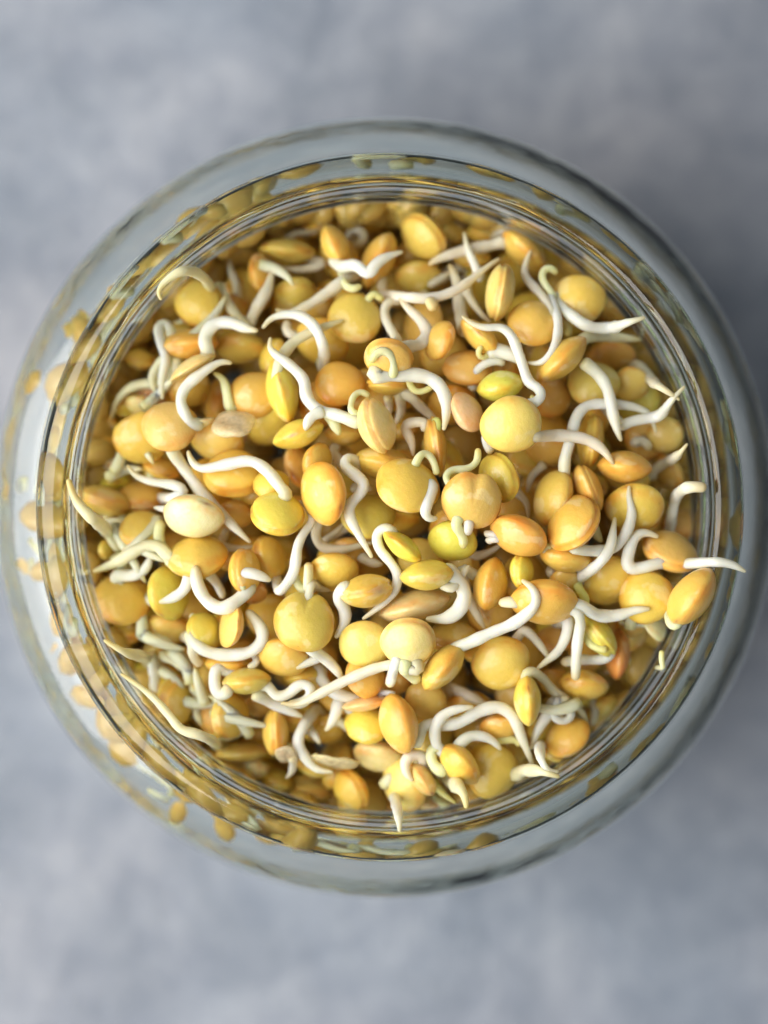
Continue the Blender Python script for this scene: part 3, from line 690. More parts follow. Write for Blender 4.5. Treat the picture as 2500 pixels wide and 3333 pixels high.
R('g25', 'G', [(170, 770), (230, 820), (270, 880)], 36, 1, 'shoot')
R('g23', 'G', [(390, 735), (440, 790), (480, 855)], 38, 1.9, tint=TNG)
R('f19', 'G', [(265, 425), (275, 490), (350, 565), (450, 590), (540, 590)], 44, .7)
R('g6b', 'G', [(630, 565), (680, 560), (725, 578)], 20, .8, 'shoot', taper=.3)
R('g10', 'G', [(880, 940), (830, 930), (775, 965), (780, 1045), (832, 1102)], 44, -.3, tint=PNK)
R('g11', 'G', [(985, 1030), (940, 990), (925, 920), (960, 880), (985, 930)], 40, -.3, 'shoot', tint=GRN, taper=.3)
R('g11', 'G', [(965, 890), (950, 800), (980, 715), (1060, 665), (1195, 645)], 40, -.3)
R('g7', 'G', [(840, 860), (880, 760), (1000, 755), (1100, 738), (1220, 672), (1340, 648), (1420, 710), (1470, 830), (1510, 925), (1542, 1012)], 46, .1)
R('g11', 'G', [(1080, 890), (1150, 825), (1240, 822), (1310, 862), (1355, 915)], 40, -.1)
R('g17', 'G', [(1330, 850), (1440, 842), (1462, 895)], 26, .4, 'shoot', tint=YEL, taper=.2)
R('g24', 'G', [(1040, 530), (1130, 570), (1230, 620), (1290, 655)], 42, 1.9, tint=PNK)
R('g9', 'G', [(870, 970), (980, 1022), (1080, 1115), (1130, 1185), (1140, 1268)], 56, .8, tint=(.95, .93, .72))
R('g20', 'G', [(945, 1100), (990, 1160), (1085, 1232)], 32, .4, 'shoot', tint=YEL)
R('g20', 'G', [(950, 1190), (1000, 1232), (1055, 1245)], 26, .5, 'shoot', tint=GRN, taper=.3)
R('g9', 'G', [(728, 1240), (735, 1320), (740, 1412)], 36, .6)
R('g2', 'I', [(-30, 570), (60, 535), (180, 480), (320, 420), (415, 350), (455, 285), (430, 210), (355, 155)], 46, -.5)

# ---- sheet I: lower right
S('i6', 'I', 820, 490, 150, 78, 52, .9, 'green', 'split yellow green lentil beside two hanging white roots at the lower right', 'split')
S('i7', 'I', 940, 610, 152, 72, 95, 1.6, 'rust', 'rusty orange lentil standing on end by the lower right wall')
S('i8', 'I', 735, 790, 142, 90, 8, 1.3, 'gold', 'brownish gold lentil under the tip of a hanging root at the lower right')
S('i9', 'I', 655, 1122, 138, 105, -40, .3, 'gold', 'golden lentil with a red left edge, lower right of the heap')
S('i10', 'I', 580, 1235, 92, 60, 30, .9, 'tan', 'small wet tan lentil under the red edged golden one')
S('i11', 'I', 850, 930, 100, 70, -40, 2.6, 'olive', 'dim greenish lentil blurred by the lower right wall')
S('i12', 'I', 500, 1060, 100, 80, 0, 2.4, 'tan', 'shaded tan lentil behind two crossing roots at the lower right')
S('i13', 'I', 1010, 440, 100, 70, 0, 2.6, 'brown', 'brown lentil in shadow above the rusty orange one')
S('i14', 'I', 560, 520, 110, 80, 0, 2.8, 'brown', 'dark brown lentil under hanging roots right of the large olive tan one')
S('i15', 'I', 560, 770, 100, 80, 0, 2.8, 'brown', 'brown lentil in the gap right of the clean yellow upright oval')
R('i14', 'I', [(640, 365), (640, 470), (590, 580), (500, 660), (450, 702)], 42, .6)
R('c18', 'I', [(690, 345), (712, 420), (700, 540), (690, 660), (688, 775)], 40, 0, taper=.4)
R('i6', 'I', [(890, 580), (870, 625), (800, 640), (700, 642), (590, 660)], 40, .9, taper=.5)
R('i6', 'I', [(750, 430), (770, 540), (850, 575), (895, 580)], 30, .5, 'shoot', tint=YEL, taper=.3)
R('g15', 'I', [(380, 452), (450, 520), (520, 615), (548, 655)], 36, .9, tint=DIM)
R('g16', 'I', [(385, 715), (430, 708), (500, 760), (560, 830), (660, 900), (730, 960), (770, 1060)], 36, .8, tint=TNG)
R('i9', 'I', [(560, 880), (520, 965), (455, 1080), (420, 1190)], 42, .4)
R('i12', 'I', [(590, 880), (555, 930), (560, 985), (610, 1012), (665, 985), (645, 920), (590, 882), (660, 868)], 30, .3, 'shoot', taper=.4)
R('i10', 'I', [(470, 1165), (485, 1245), (525, 1308), (600, 1310)], 40, .2)
R('g12', 'I', [(350, 1335), (480, 1312), (605, 1348)], 44, .8, tint=TNG)
R('i11', 'I', [(790, 870), (808, 960), (780, 1050)], 34, 1.9, tint=DIM)
R('i7', 'I', [(990, 620), (930, 690), (850, 720)], 30, 2, tint=DIM)
TINT['husk'] = (.84, .72, .42)

# ------------------------------------------------------------------ lentil shapes (unit radius, local Z through the flat faces)
def sst(a, b, x):
    t = np.clip((x - a) / (b - a), 0, 1)
    return t * t * (3 - 2 * t)

def lentil_mesh(name, kind, seed, mat, nu=36, nv=18):
    rs = np.random.RandomState(seed)
    ph = rs.rand(12) * 6.28
    V, E, H, F = [], [], [], []
    phis = np.linspace(-math.pi / 2, math.pi / 2, nv + 1)
    phis = np.sign(phis) * (np.abs(phis) / (math.pi / 2)) ** 1.0 * (math.pi / 2)
    for j, p in enumerate(phis):
        ring = 1 if j in (0, nv) else nu
        for i in range(ring):
            th = 2 * math.pi * i / nu
            r, z = math.cos(p), math.sin(p)
            z *= 1 - 0.16 * r * r
            # uneven outline and slight dents
            w = 1 + .022 * math.sin(2 * th + ph[0]) + .018 * math.sin(3 * th + ph[1]) + .010 * math.sin(5 * th + ph[2])
            d = .030 * math.sin(2.3 * r * math.cos(th) + ph[3]) * math.sin(2.0 * r * math.sin(th) + ph[4]) + .012 * math.sin(5 * r * math.cos(th + ph[5]) + ph[6])
            x, y = r * w * math.cos(th), r * w * math.sin(th)
            z *= 1 + d * 1.6
            edge = float(sst(.70, 1.0, r))
            # hilum: a short scar on the rim at angle 0
            dth = math.atan2(math.sin(th), math.cos(th))
            hil = math.exp(-(dth / .22) ** 2 - (p / .16) ** 2)
            k = 1 + .02 * math.exp(-(p / .10) ** 2) - .035 * hil
            if kind == 'heart':
                a = math.atan2(math.sin(th - math.pi / 2), math.cos(th - math.pi / 2))
                k *= 1 - .13 * math.exp(-(a / .20) ** 2) + .035 * math.exp(-((abs(a) - .55) / .3) ** 2)
                z *= 1 - .35 * math.exp(-(a / .22) ** 2) * sst(.35, 1.0, r)
                hil = math.exp(-((dth + 2.6) / .2) ** 2 - (p / .25) ** 2)
            if kind == 'split':
                q = p - .16
                k *= 1 - .085 * math.exp(-(q / .075) ** 2)
                op = max(0.0, math.cos(th - ph[7])) ** 2
                z += (.10 if q > 0 else -.10) * op * r * min(1, abs(q) / .12)
                edge = max(edge, .9 * math.exp(-(q / .12) ** 2))
            if kind == 'half' and z < 0:
                z *= .14 + .10 * (1 - r)
                z -= .03 * math.cos(3 * th) * r * (1 - r)
            V.append((x * k, y * k, z)); E.append(edge); H.append(min(1, hil * .8))
    idx = lambda j, i: 0 if j == 0 else (1 + (nv - 1) * nu if j == nv else 1 + (j - 1) * nu + i % nu)
    for j in range(nv):
        for i in range(nu):
            if j == 0: F.append((0, idx(1, i + 1), idx(1, i)))
            elif j == nv - 1: F.append((idx(j, i), idx(j, i + 1), idx(nv, 0)))
            else: F.append((idx(j, i), idx(j, i + 1), idx(j + 1, i + 1), idx(j + 1, i)))
    return mesh(name, V, F, mat, {'edge': E, 'hilum': H})

def husk_mesh(name, seed):
    rs = np.random.RandomState(seed); ph = rs.rand(8) * 6.28
    nu, nv = 32, 9
    V, F = [], []
    for shell in (1.0, .93):
        for j in range(nv):
            for i in range(nu):
                th = 2 * math.pi * i / nu
                lip = -.25 + .22 * math.sin(3 * th + ph[0]) + .12 * math.sin(7 * th + ph[1])
                p = lip + (math.pi / 2 - .02 - lip) * j / (nv - 1)
                r = math.cos(p) * shell * (1 + .05 * math.sin(4 * th + ph[2]))
                z = math.sin(p) * shell * (.8 + .16 * math.sin(2.6 * r * math.cos(th) + ph[3]) + .10 * math.sin(6 * r * math.sin(th + ph[4])))
                V.append((r * math.cos(th), r * math.sin(th), z))
    o = nv * nu
    for j in range(nv - 1):
        for i in range(nu):
            a, b, c, d = j * nu + i, j * nu + (i + 1) % nu, (j + 1) * nu + (i + 1) % nu, (j + 1) * nu + i
            F.append((a, b, c, d)); F.append((o + d, o + c, o + b, o + a))
    for i in range(nu):
        a, b = i, (i + 1) % nu
        F.append((b, a, o + a, o + b))
    F.append(tuple((nv - 1) * nu + i for i in range(nu)))
    F.append(tuple(o + (nv - 1) * nu + i for i in range(nu - 1, -1, -1)))
    return mesh(name, V, F, M_HUSK)

SHAPES = {k: [lentil_mesh('lentil_' + k, k, 100 * q + s, M_SEED) for s in range(n)]
          for q, (k, n) in enumerate((('lens', 6), ('heart', 2), ('split', 3), ('half', 3)))}
SHAPES['husk'] = [husk_mesh('lentil_husk', 900 + s) for s in range(3)]
THICK = {'lens': .60, 'heart': .60, 'split': .58, 'half': .62, 'husk': .42}

# ------------------------------------------------------------------ from the survey sheets to points in the jar
cam_loc = np.array(cam.location)
CR = np.array(cam.rotation_euler.to_matrix())
F_PX = 3333 * LENS / SENS
def sheet(sh, x, y):
    ox, oy = SHEET[sh]
    return ox + x * 900 / 1659, oy + y * 900 / 1659
def to_mm(sx, sy, z):
    d = CR @ np.array([(sx - 1250) / F_PX, -(sy - 1666.5) / F_PX, -1.0])
    t = (z * MM - cam_loc[2]) / d[2]
    p = cam_loc + d * t
    return p[0] / MM, p[1] / MM
def px_mm(z):                        # survey units to millimetres at height z
    return 900 / 1659 * (CAM_D / MM - z) / F_PX

def H(x, y):                         # upper surface of the heap, mm above the rim
    r = min(math.hypot(x, y) / 38.0, 1.1)
    return 3.0 - 7.5 * r ** 2.6 - 3.5 * r ** 8 + 2.8 * x / 38 - (3.4 * (y / 38) ** 2 if y > 0 else 0)
def wall(z):                         # clear radius inside the glass
    if z > -12: return 38.7 + .04 * z
    return min(46.4, 38.2 + (-12 - z) * .85)

GN, GS = 380, 0.25
B = np.full((GN, GN), 99.0)
gx = (np.arange(GN) - GN / 2 + .5) * GS
def cells(x, y, rad):
    i0, i1 = int((x - rad) / GS + GN / 2), int((x + rad) / GS + GN / 2) + 1
    j0, j1 = int((y - rad) / GS + GN / 2), int((y + rad) / GS + GN / 2) + 1
    i0, i1, j0, j1 = max(i0, 0), min(i1, GN), max(j0, 0), min(j1, GN)
    X, Y = np.meshgrid(gx[i0:i1] - x, gx[j0:j1] - y, indexing='ij')
    return slice(i0, i1), slice(j0, j1), X, Y
STEP = 3.1

def place_seed(s):
    sx, sy = sheet(s['sh'], s['x'], s['y'])
    x, y = to_mm(sx, sy, 0)
    z = H(x, y) - STEP * s['layer'] - 2
    x, y = to_mm(sx, sy, z)
    k = px_mm(z)
    a, b, ang = s['a'] * k * 1.04, s['b'] * k * 1.04, math.radians(s['ang'])
    if b > a:
        a, b, ang = b, a, ang + math.pi / 2
    t = THICK[s['kind']]
    q = b / a
    if q <= t:
        t, c2 = q, 0.0
    else:
        c2 = (q * q - t * t) / (1 - t * t)
    ct, stt = math.sqrt(c2), math.sqrt(max(0, 1 - c2))
    e1 = np.array([math.cos(ang), -math.sin(ang), 0])
    mi = np.array([math.sin(ang), math.cos(ang), 0])
    sg = 1 if rng.random() < .5 else -1
    n = ct * np.array([0, 0, 1.0]) + stt * sg * mi
    if s['kind'] in ('lens', 'split'):
        pass
    if s['kind'] == 'half' and s['flip']:
        n = -n
    e2 = np.cross(n, e1)
    if s['kind'] in ('lens', 'half', 'split', 'husk'):
        w = rng.random() * 6.283
        e1, e2 = math.cos(w) * e1 + math.sin(w) * e2, -math.sin(w) * e1 + math.cos(w) * e2
    elif s['kind'] == 'heart':       # the notch (local +Y) points up the heap
        e2 = np.array([0.12, 1, 0]); e2 -= n * (n @ e2); e2 /= np.linalg.norm(e2)
        e1 = np.cross(e2, n)
    RM = np.stack([e1, e2, n], 1)
    Q = RM @ np.diag([1 / a ** 2, 1 / a ** 2, 1 / (a * t) ** 2]) @ RM.T
    si, sj, X, Y = cells(x, y, a)
    qa = Q[2, 2]; qb = 2 * (Q[0, 2] * X + Q[1, 2] * Y)
    qc = Q[0, 0] * X ** 2 + 2 * Q[0, 1] * X * Y + Q[1, 1] * Y ** 2 - 1
    disc = qb ** 2 - 4 * qa * qc
    ok = disc > 0
    rt = np.sqrt(np.where(ok, disc, 0))
    zt, zb = (-qb + rt) / (2 * qa), (-qb - rt) / (2 * qa)
    zext = float(zt[ok].max())
    z = H(x, y) - STEP * s['layer'] - zext
    core = disc > .30 * float(disc.max())
    lim = float((B[si, sj] - zt)[core].min()) + .6
    z = max(min(z, lim), z - s.get('drop', 2.6))
    rr = math.hypot(x, y)
    if s.get('zfix') is not None: z = s['zfix']
    x, y = to_mm(sx, sy, z)
    rr = math.hypot(x, y)
    reach = math.sqrt(max(b * b, .55 * a * a))
    if s.get('zfix') is None and rr + reach > wall(z):
        f_ = (wall(z) - reach) / rr
        x, y = x * f_, y * f_
    s['seen'] = float((B[si, sj] > 90)[ok].mean())
    Bs = B[si, sj]
    B[si, sj] = np.where(ok, np.minimum(Bs, z + zb), Bs)
    s.update(pos=(x, y, z), RM=RM, Q=Q, dims=(a, a, a * t), am=a)

def place_root(r):
    """Lay a root over what lies under it: it rests on every lentil and root of its own layer or deeper, bridging the gaps."""
    pts = [sheet(r['sh'], *p) for p in r['pts']]
    c = catmull(pts, 10)
    x0, y0 = to_mm(*c[len(c) // 2], 0)
    zg = H(x0, y0) - STEP * r['layer'] - .5
    P = np.array([to_mm(q[0], q[1], zg) for q in c])
    seg = np.r_[0, np.cumsum(np.hypot(*np.diff(P, axis=0).T))]
    n = max(10, int(seg[-1] / .30))
    s = np.linspace(0, seg[-1], n)
    cc = np.stack([np.interp(s, seg, c[:, 0]), np.interp(s, seg, c[:, 1])], 1)
    xy = np.stack([np.interp(s, seg, P[:, 0]), np.interp(s, seg, P[:, 1])], 1)
    rad = r['r'] * px_mm(zg)
    des = np.array([H(x, y) for x, y in xy]) - STEP * r['layer'] - rad
    need, top = des - 3.4, np.full(n, 99.0)
    for q in SEEDS + GLIMPSED:
        X, Y = xy[:, 0] - q['pos'][0], xy[:, 1] - q['pos'][1]
        near = X * X + Y * Y < (q['am'] + rad) ** 2
        if not near.any(): continue
        Q, z0 = q['Q'], q['pos'][2]
        qb = 2 * (Q[0, 2] * X + Q[1, 2] * Y)
        disc = qb ** 2 - 4 * Q[2, 2] * (Q[0, 0] * X ** 2 + 2 * Q[0, 1] * X * Y + Q[1, 1] * Y ** 2 - 1)
        ok = disc > 0
        rt = np.sqrt(np.where(ok, disc, 0))
        zt, zb = z0 + (-qb + rt) / (2 * Q[2, 2]), z0 + (-qb - rt) / (2 * Q[2, 2])
        if q['key'] == r['own']:
            if r['layer'] <= q['layer'] + .05:
                need = np.where(ok & (s > 1.6), np.maximum(need, zt + rad * .5), need)
            continue
        if q['layer'] >= r['layer'] - .001:
            need = np.where(ok, np.maximum(need, zt + rad * .75), need)
        else:
            top = np.where(ok, np.minimum(top, zb - rad * .6), top)
    for o in ROOTS:
        if 'tube' not in o: continue
        tx, ty, tz, tr = o['tube']
        d2 = (xy[:, 0][:, None] - tx) ** 2 + (xy[:, 1][:, None] - ty) ** 2
        lim = (tr + rad * .6) ** 2
        up = np.where(d2 < lim, tz + np.sqrt(np.maximum(tr * tr - d2, 0)) + rad * .7, -99).max(1)
        if o['own'] == r['own']:
            up = np.where(s < 3.0, -99, up)
        need = np.maximum(need, up)
    need = np.minimum(need, des + 2.4)
    need = np.minimum(need, np.maximum(top, des - 4.0))
    ker = np.hanning(13); ker /= ker.sum()
    z = need.copy()
    for _ in range(14):
        z = np.maximum(need - .25, np.convolve(np.pad(z, 6, mode='edge'), ker, 'valid'))
    z = np.minimum(z, np.maximum(top, des - 4.0))
    z = np.convolve(np.pad(z, 6, mode='edge'), ker, 'valid')
    # never through the glass: what reaches over the lip lies on top of it
    lift = np.where(np.hypot(xy[:, 0], xy[:, 1]) + rad > 38.6, .7 + rad, -99)
    wide = np.array([max(lift[max(0, i - 8):i + 9]) for i in range(n)])
    z = np.maximum(z, np.convolve(np.pad(np.maximum(z, wide), 6, mode='edge'), ker, 'valid'))
    r.update(s=s, cc=cc, z=z, rad=rad, tube=(xy[:, 0], xy[:, 1], z, rad))

BYKEY = {s['key']: s for s in SEEDS}
for s in sorted(SEEDS, key=lambda s: s['layer']):
    place_seed(s)

# lentils only glimpsed in what gaps are left
GLIMPSED = []
tries = 0
pts = []
while tries < 900:
    tries += 1
    rr, th = 33.5 * math.sqrt(rng.random()), rng.random() * 6.283
    x, y = rr * math.cos(th), rr * math.sin(th)
    if any((x - p[0]) ** 2 + (y - p[1]) ** 2 < 4.6 ** 2 for p in pts):
        continue
    pts.append((x, y))
for i, (x, y) in enumerate(pts):
    fx = 900 / 1659
    v = np.array([x * MM, y * MM, -.008]) - cam_loc
    v = CR.T @ v
    sx, sy = 1250 + F_PX * v[0] / -v[2], 1666.5 - F_PX * v[1] / -v[2]
    s = dict(key='deep', sh='A', x=(sx - 400) / fx, y=(sy - 650) / fx, a=rng.uniform(125, 160), b=rng.uniform(85, 140), ang=rng.uniform(0, 180),
             layer=2.9 + .5 * rng.random(), tint=rng.choice(['gold', 'tan', 'olive', 'orange', 'yellow', 'yellow', 'gold']), label='', kind='lens', flip=0, drop=11.0)
    keep = B.copy()
    place_seed(s)
    if s['seen'] < .10:
        B[:] = keep
    else:
        GLIMPSED.append(s)

for r in sorted(ROOTS, key=lambda r: -r['layer']):
    place_root(r)

# ------------------------------------------------------------------ roots as tapering tubes
def root_mesh(name, pts, rad, taper, seed):
    rs = np.random.RandomState(seed); ph = rs.rand(8) * 6.28
    P = np.asarray(pts)
    d = np.r_[0, np.cumsum(np.linalg.norm(np.diff(P, axis=0), axis=1))]
    Lt = d[-1]
    tip_r = rad * (1 - .72 * taper) if taper > .3 else rad * .8
    re = max(tip_r, .25)
    s = np.r_[rad * np.array([0, .06, .2, .42]), np.linspace(rad * .8, Lt - re * .9, max(8, int(Lt / .36))), Lt - re * np.array([.7, .5, .32, .17, .07, .015])]
    C = np.stack([np.interp(s, d, P[:, k]) for k in range(3)], 1)
    u = s / Lt
    ts = 1 - .40 * max(taper, .12)
    vv = np.clip((u - ts) / (1 - ts), 0, 1)
    rr = rad * (1 - (1 - tip_r / rad) * vv ** 1.7)
    rr *= 1 + .055 * np.sin(s * 1.1 + ph[0]) + .035 * np.sin(s * 2.7 + ph[1])
    rr *= 1 + .28 * np.exp(-(s / 1.3) ** 2)
    e = np.clip((s - (Lt - re)) / re, 0, 1)
    rr *= np.sqrt(np.maximum(1 - e ** 2, .0004))
    rr *= np.sqrt(np.clip(1 - np.clip(1 - (s + .02) / (rad * .8), 0, 1) ** 2, .02, 1))
    T = np.gradient(C, axis=0); T /= np.maximum(np.linalg.norm(T, axis=1, keepdims=True), 1e-9)
    nrm = np.cross(T[0], [0, 0, 1.0])
    if np.linalg.norm(nrm) < 1e-3: nrm = np.array([1.0, 0, 0])
    nrm /= np.linalg.norm(nrm)
    k = 12
    V, A, Fc = [], [], []
    for i in range(len(C)):
        nrm = nrm - T[i] * (nrm @ T[i]); nrm /= np.linalg.norm(nrm)
        bn = np.cross(T[i], nrm)
        for j in range(k):
            a = 2 * math.pi * j / k
            q = rr[i] * (1 + .05 * math.sin(2 * a + ph[2]) + .03 * math.sin(3 * a + ph[3] + s[i]))
            V.append(C[i] + q * (math.cos(a) * nrm + math.sin(a) * bn)); A.append(u[i])
    n = len(C)
    for i in range(n - 1):
        for j in range(k):
            Fc.append((i * k + j, i * k + (j + 1) % k, (i + 1) * k + (j + 1) % k, (i + 1) * k + j))
    Fc.append(tuple(range(k - 1, -1, -1))); Fc.append(tuple((n - 1) * k + j for j in range(k)))
    return mesh(name, np.asarray(V) * MM, Fc, M_ROOT, {'along': A})

def relax(W):                        # an even, kink-free centreline
    d = np.r_[0, np.cumsum(np.linalg.norm(np.diff(W, axis=0), axis=1))]
    n = max(12, int(d[-1] / .22))
    t = np.linspace(0, d[-1], n)
    Q = np.stack([np.interp(t, d, W[:, k]) for k in range(3)], 1)
    ker = np.hanning(9)[1:-1]; ker /= ker.sum()
    for it in range(4):
        S_ = np.stack([np.convolve(np.pad(Q[:, k], 3, mode='edge'), ker, 'valid') for k in range(3)], 1)
        if it % 2 == 0: Q = S_
        else: Q = np.stack([Q[:, 0], Q[:, 1], S_[:, 2]], 1)
    return Q

def tint_of(s):
    c = TINT[s['tint']]
    j = [1 + rng.uniform(-.08, .08) for _ in range(3)]
    return (min(.9, c[0] * j[0]), min(.9, c[1] * j[1]), c[2] * j[2] * 1.0, 1)

def seed_object(s, name, parent=None, origin=None):
    kd = 'split' if s['kind'] == 'lens' and rng.random() < .22 else s['kind']
    me = rng.choice(SHAPES[kd])
    o = link(name, me, parent)
    x, y, z = s['pos']
    loc = Vector((x * MM, y * MM, z * MM))
    if origin is not None: loc = loc - origin
    RM = s['RM']
    M = Matrix([list(RM[0]), list(RM[1]), list(RM[2])]).to_4x4()
    o.matrix_local = Matrix.Translation(loc) @ M @ Matrix.Diagonal((*[d * MM for d in s['dims']], 1))
    o.color = tint_of(s)
    return o

HEAP, LONE = 'sprouting lentils heaped in the jar', 'lentils in the jar that show no root'
owned = {}
for r in ROOTS:
    owned.setdefault(r['own'], []).append(r)
far = []
for si_, s in enumerate(SEEDS):
    label = s['label']
    rts = owned.get(s['key'])
    if not rts:
        nm = 'lentil_husk' if s['kind'] == 'husk' else 'lentil'
        o = seed_object(s, nm)
        tag(o, label, 'lentil skin' if s['kind'] == 'husk' else 'lentil', LONE)
        continue
    x, y, z = s['pos']
    org = Vector((x * MM, y * MM, z * MM))
    e = bpy.data.objects.new('sprouted_lentil', None)
    COL.objects.link(e)
    e.empty_display_size = .004
    e.location = org
    tag(e, label, 'sprout', HEAP)
    seed_object(s, 'husk' if s['kind'] == 'husk' else 'seed', e, org)
    prev = []
    for ri, r in enumerate(rts):
        zz = r['z'].copy()
        sd = r['s']
        W = np.array([(*to_mm(q[0], q[1], zq), zq) for q, zq in zip(r['cc'], zz)])
        gap = math.hypot(W[0][0] - x, W[0][1] - y)
        if gap < s['am'] * 1.25:       # starts on its seed: sink the foot of the root into it
            wgt = np.clip(1 - sd / min(3.6, .6 * sd[-1]), 0, 1) ** 1.6
            zt_ = min(z + s['dims'][2] * .35, W[0][2] + 3)
            W[:, 2] = W[:, 2] * (1 - wgt) + zt_ * wgt
            if gap > .62 * s['am']:    # and reach into the seed itself
                W = np.vstack([[x + (W[0][0] - x) * .5 * s['am'] / gap, y + (W[0][1] - y) * .5 * s['am'] / gap, z - .1], W])
        elif prev and min(np.linalg.norm(q - W[0], axis=1).min() for q in prev) < 2.6:      # a side root: it leaves the main one
            q = min(prev, key=lambda q: np.linalg.norm(q - W[0], axis=1).min())
            W = np.vstack([q[np.linalg.norm(q - W[0], axis=1).argmin()], W])
        else:                          # carry it on, beneath the others, to its seed
            if gap > s['am'] * 1.25 + 1: far.append((s['key'], r['sh'], r['pts'][0], round(gap, 1)))
            tgt = np.array([x, y, z])
            a0 = W[0]
            mid = (a0 + tgt) / 2; mid[2] = min(a0[2], z) - 1.0
            ext = catmull(np.array([tgt, mid, a0]), 8)[:-1]
            W = np.vstack([ext, W])
        W = relax(W)
        prev.append(W.copy())
        W = W - np.array([x, y, z])
        root = link(r['name'], root_mesh(r['name'], W, r['rad'], r['taper'], si_ * 10 + ri), e)
        t = r['tint']
        root.color = (*t, 1)
for k in far: print('FAR', k)

# a stray sprout tip stuck to the inside of the glass
W = []
for (px, py), zz in zip(catmull([sheet('I', *p) for p in [(1207, 585), (1205, 640), (1215, 690), (1235, 722)]], 6), np.linspace(-1.0, -1.5, 19)):
    x, y = to_mm(px, py, zz)
    rr = math.hypot(x, y)
    f_ = min(1, 38.4 / rr)
    W.append((x * f_, y * f_, zz - (rr - rr * f_) * 6))
tip = link('sprout_tip', root_mesh('sprout_tip', W, .30, .7, 77))
tip.color = (.97, .92, .60, 1)
tag(tip, 'tiny loose yellow sprout tip stuck inside the glass at the lower right', 'sprout tip')

CLOCK = ['twelve', 'one', 'two', 'three', 'four', 'five', 'six', 'seven', 'eight', 'nine', 'ten', 'eleven']
LOOK = {'gold': 'golden', 'tan': 'tan', 'olive': 'olive', 'orange': 'orange', 'yellow': 'yellow', 'brown': 'brown'}
seen_at = {}
for s in GLIMPSED:
    x, y, _ = s['pos']
    rr = math.hypot(x, y)
    hour = CLOCK[int(round(math.degrees(math.atan2(x, y)) / 30)) % 12]
    if rr < 9: where = "at the heart of the heap toward %s o'clock" % hour
    elif rr < 20: where = "in an inner gap toward %s o'clock" % hour
    elif rr < 29: where = "in an outer gap toward %s o'clock" % hour
    else: where = "low by the wall at %s o'clock" % hour
    seen_at.setdefault('shadowed %s lentil glimpsed %s' % (LOOK[s['tint']], where), []).append((rr, s))
for lab, same in seen_at.items():
    same.sort(key=lambda t: t[0])
    ends = [''] if len(same) == 1 else [', nearer the middle'] + [', in between'] * (len(same) - 2) + [', nearer the wall']
    for (rr, s), end in zip(same, ends):
        tag(seed_object(s, 'lentil'), lab + end, 'lentil', 'lentils glimpsed deep in the gaps')

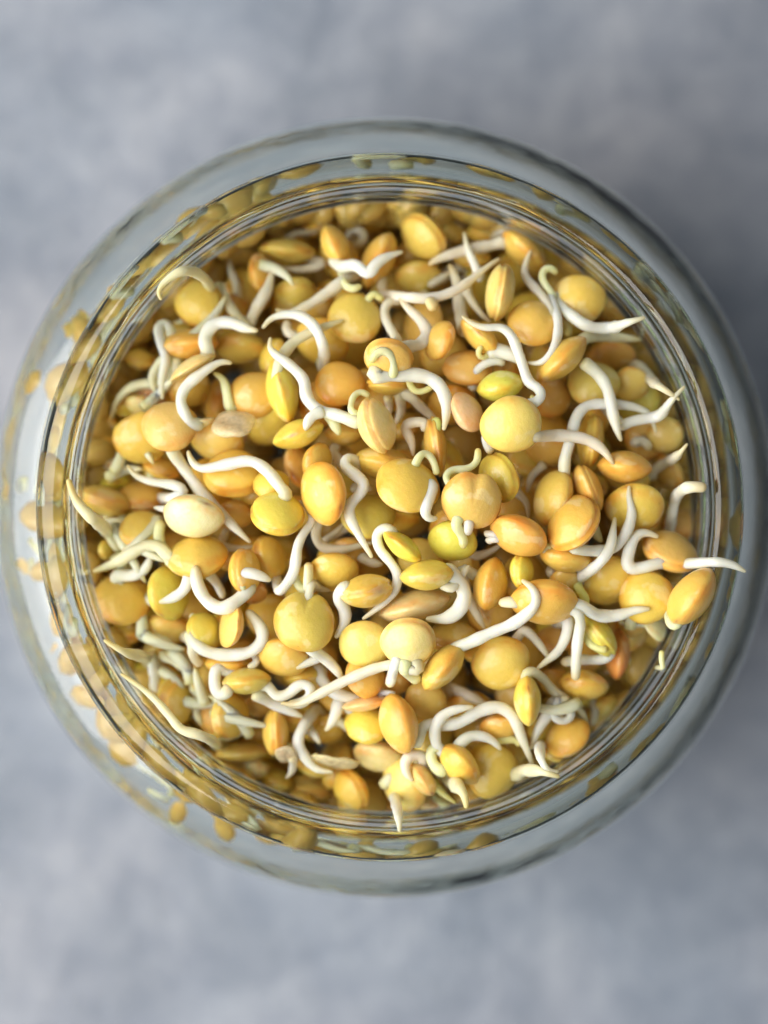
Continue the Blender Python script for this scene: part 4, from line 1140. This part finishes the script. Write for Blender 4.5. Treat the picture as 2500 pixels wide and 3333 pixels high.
# ------------------------------------------------------------------ everything below: the rest of the jar's filling, seen only through glass and gaps
def mass():
    rs = np.random.RandomState(3)
    nu, nv = 12, 6
    U, UF = [], []
    for j in range(nv + 1):
        p = -math.pi / 2 + math.pi * j / nv
        for i in range(1 if j in (0, nv) else nu):
            a = 2 * math.pi * i / nu
            U.append((math.cos(p) * math.cos(a), math.cos(p) * math.sin(a), .6 * math.sin(p)))
    U = np.array(U)
    idx = lambda j, i: 0 if j == 0 else (1 + (nv - 1) * nu if j == nv else 1 + (j - 1) * nu + i % nu)
    for j in range(nv):
        for i in range(nu):
            if j == 0: UF.append((0, idx(1, i + 1), idx(1, i)))
            elif j == nv - 1: UF.append((idx(j, i), idx(j, i + 1), idx(nv, 0)))
            else: UF.append((idx(j, i), idx(j, i + 1), idx(j + 1, i + 1), idx(j + 1, i)))
    spots = []
    def under(x, y):               # lowest thing already lying over this spot
        si, sj, X, Y = cells(x, y, 3.0)
        b = B[si, sj]
        b = b[b < 90]
        return float(b.min()) if b.size else H(x * .84, y * .84) - 7
    z = -11.0
    while z > -60:
        RZ = wall(z)
        for lay, r0 in enumerate((-2.8, -7.0)):
            m = int(2 * math.pi * 40 / 3.7)
            for q in range(m):
                a = (q + rs.rand() * 1.6) * 2 * math.pi / m
                rr = min(RZ, 41.9 + 6.5 * max(0, math.cos(a - 3.35)) ** .7) + r0 + rs.uniform(-.8, .3)
                zz = z + rs.uniform(-2.6, 2.6)
                x, y = rr * math.cos(a), rr * math.sin(a)
                if zz < (-16.5 + 2.0 * max(0, math.cos(a - 3.35)) if rr > 37.5 else min(-14, under(x, y) - 3.4)):
                    spots.append((x, y, zz))
        z -= 3.3
    for x in np.arange(-38, 39, 5.2):
        for y in np.arange(-38, 39, 5.2):
            if math.hypot(x, y) < 37:
                for dz in (3.8, 8.0):
                    xx, yy = x + rs.uniform(-1.5, 1.5), y + rs.uniform(-1.5, 1.5)
                    spots.append((xx, yy, min(under(xx, yy), H(xx, yy) - 9) - dz))
    V, F, E = [], [], []
    for (x, y, z) in spots:
        q = rs.randn(4); q /= np.linalg.norm(q)
        w, a, b, c = q
        RM = np.array([[1 - 2 * (b * b + c * c), 2 * (a * b - c * w), 2 * (a * c + b * w)], [2 * (a * b + c * w), 1 - 2 * (a * a + c * c), 2 * (b * c - a * w)], [2 * (a * c - b * w), 2 * (b * c + a * w), 1 - 2 * (a * a + b * b)]])
        o = len(V)
        V.extend((U * rs.uniform(2.7, 3.3)) @ RM.T + np.array([x, y, z]))
        F.extend(tuple(o + k for k in f) for f in UF)
        E.extend(np.hypot(U[:, 0], U[:, 1]) ** 4)
    o = link('lentil_mass', mesh('lentil_mass', np.array(V) * MM, F, M_SEED, {'edge': E, 'hilum': [0] * len(V)}))
    o.color = (.66, .45, .11, 1)
    tag(o, 'mass of lentils packed against the glass down the inside of the jar', kind='stuff')
    # pale roots squeezed between them against the glass
    VV, FF, AA = [], [], []
    for q in range(200):
        a = rs.rand() * 6.283 if q % 3 == 0 else 3.35 + rs.randn() * .75
        z = -16 - rs.rand() ** 1.4 * 42
        R0 = min(wall(z), 41.9 + 6.5 * max(0, math.cos(a - 3.35)) ** .7) - .8
        da = rs.uniform(-1, 1) * 9 / R0
        dz = rs.uniform(-6, 6)
        pts = [((R0 + .3 * math.sin(t * 5)) * math.cos(a + da * t + .05 * math.sin(6 * t)), (R0 + .3 * math.sin(t * 5)) * math.sin(a + da * t + .05 * math.sin(6 * t)), max(-60, min(-14.5, z + dz * t + 1.5 * math.sin(4 * t)))) for t in np.linspace(0, 1, 12)]
        P = np.array(pts)
        for i in range(12):
            P[i, :2] *= min(1, (min(wall(P[i, 2]), 46.0) - .8) / np.hypot(*P[i, :2]))
        if q >= 170:                   # and strewn over the sunken edge of the heap, most at the left and below
            a = 3.6 + rs.randn() * 1.0
            r0 = rs.uniform(31.5, 36.5)
            x, y, az, cv = r0 * math.cos(a), r0 * math.sin(a), a + rs.choice([-1, 1]) * (1.75 + rs.rand() * .7), rs.uniform(-1.3, 1.3)
            ln = rs.uniform(5, 9)
            for i in range(12):
                P[i] = (x, y, 0)
                x += ln / 12 * math.cos(az + cv * i / 12); y += ln / 12 * math.sin(az + cv * i / 12)
                rr = math.hypot(x, y)
                if rr > 37.0: x, y = x * 37.0 / rr, y * 37.0 / rr
            h0 = rs.uniform(4.2, 7.0)
            for i in range(12):
                P[i, 2] = H(P[i, 0], P[i, 1]) - h0 + 1.0 * math.sin(i * .35 + q)
        T = np.gradient(P, axis=0); T /= np.maximum(np.linalg.norm(T, axis=1, keepdims=True), 1e-6)
        o = len(VV)
        for i in range(12):
            er = np.array([P[i, 0], P[i, 1], 0]) if q < 170 else np.array([0, 0, 1.0])
            er = er / np.linalg.norm(er)
            bn = np.cross(T[i], er); bn /= np.linalg.norm(bn); er = np.cross(bn, T[i])
            rad = (.7 if q < 170 else .8) * (1 - .75 * (i / 11) ** 2)
            for j in range(7):
                an = 6.2832 * j / 7
                VV.append(P[i] + rad * (math.cos(an) * er + math.sin(an) * bn)); AA.append(i / 11)
        for i in range(11):
            for j in range(7):
                FF.append((o + i * 7 + j, o + i * 7 + (j + 1) % 7, o + (i + 1) * 7 + (j + 1) % 7, o + (i + 1) * 7 + j))
        FF.append(tuple(o + j for j in range(6, -1, -1))); FF.append(tuple(o + 77 + j for j in range(7)))
    o = link('root_mass', mesh('root_mass', np.array(VV) * MM, FF, M_ROOT, {'along': AA}))
    o.color = (.95, .95, .80, 1)
    tag(o, 'tangle of pale roots pressed between the lentils and the glass', kind='stuff')
mass()
labels = {}
for s in SEEDS:
    if s['label'] in labels: print('DUP LABEL', s['label'])
    labels[s['label']] = 1
    if len(s['label'].split()) > 16: print('LONG', len(s['label'].split()), s['label'])
print('seeds', len(SEEDS), 'roots', len(ROOTS), 'glimpsed', len(GLIMPSED))
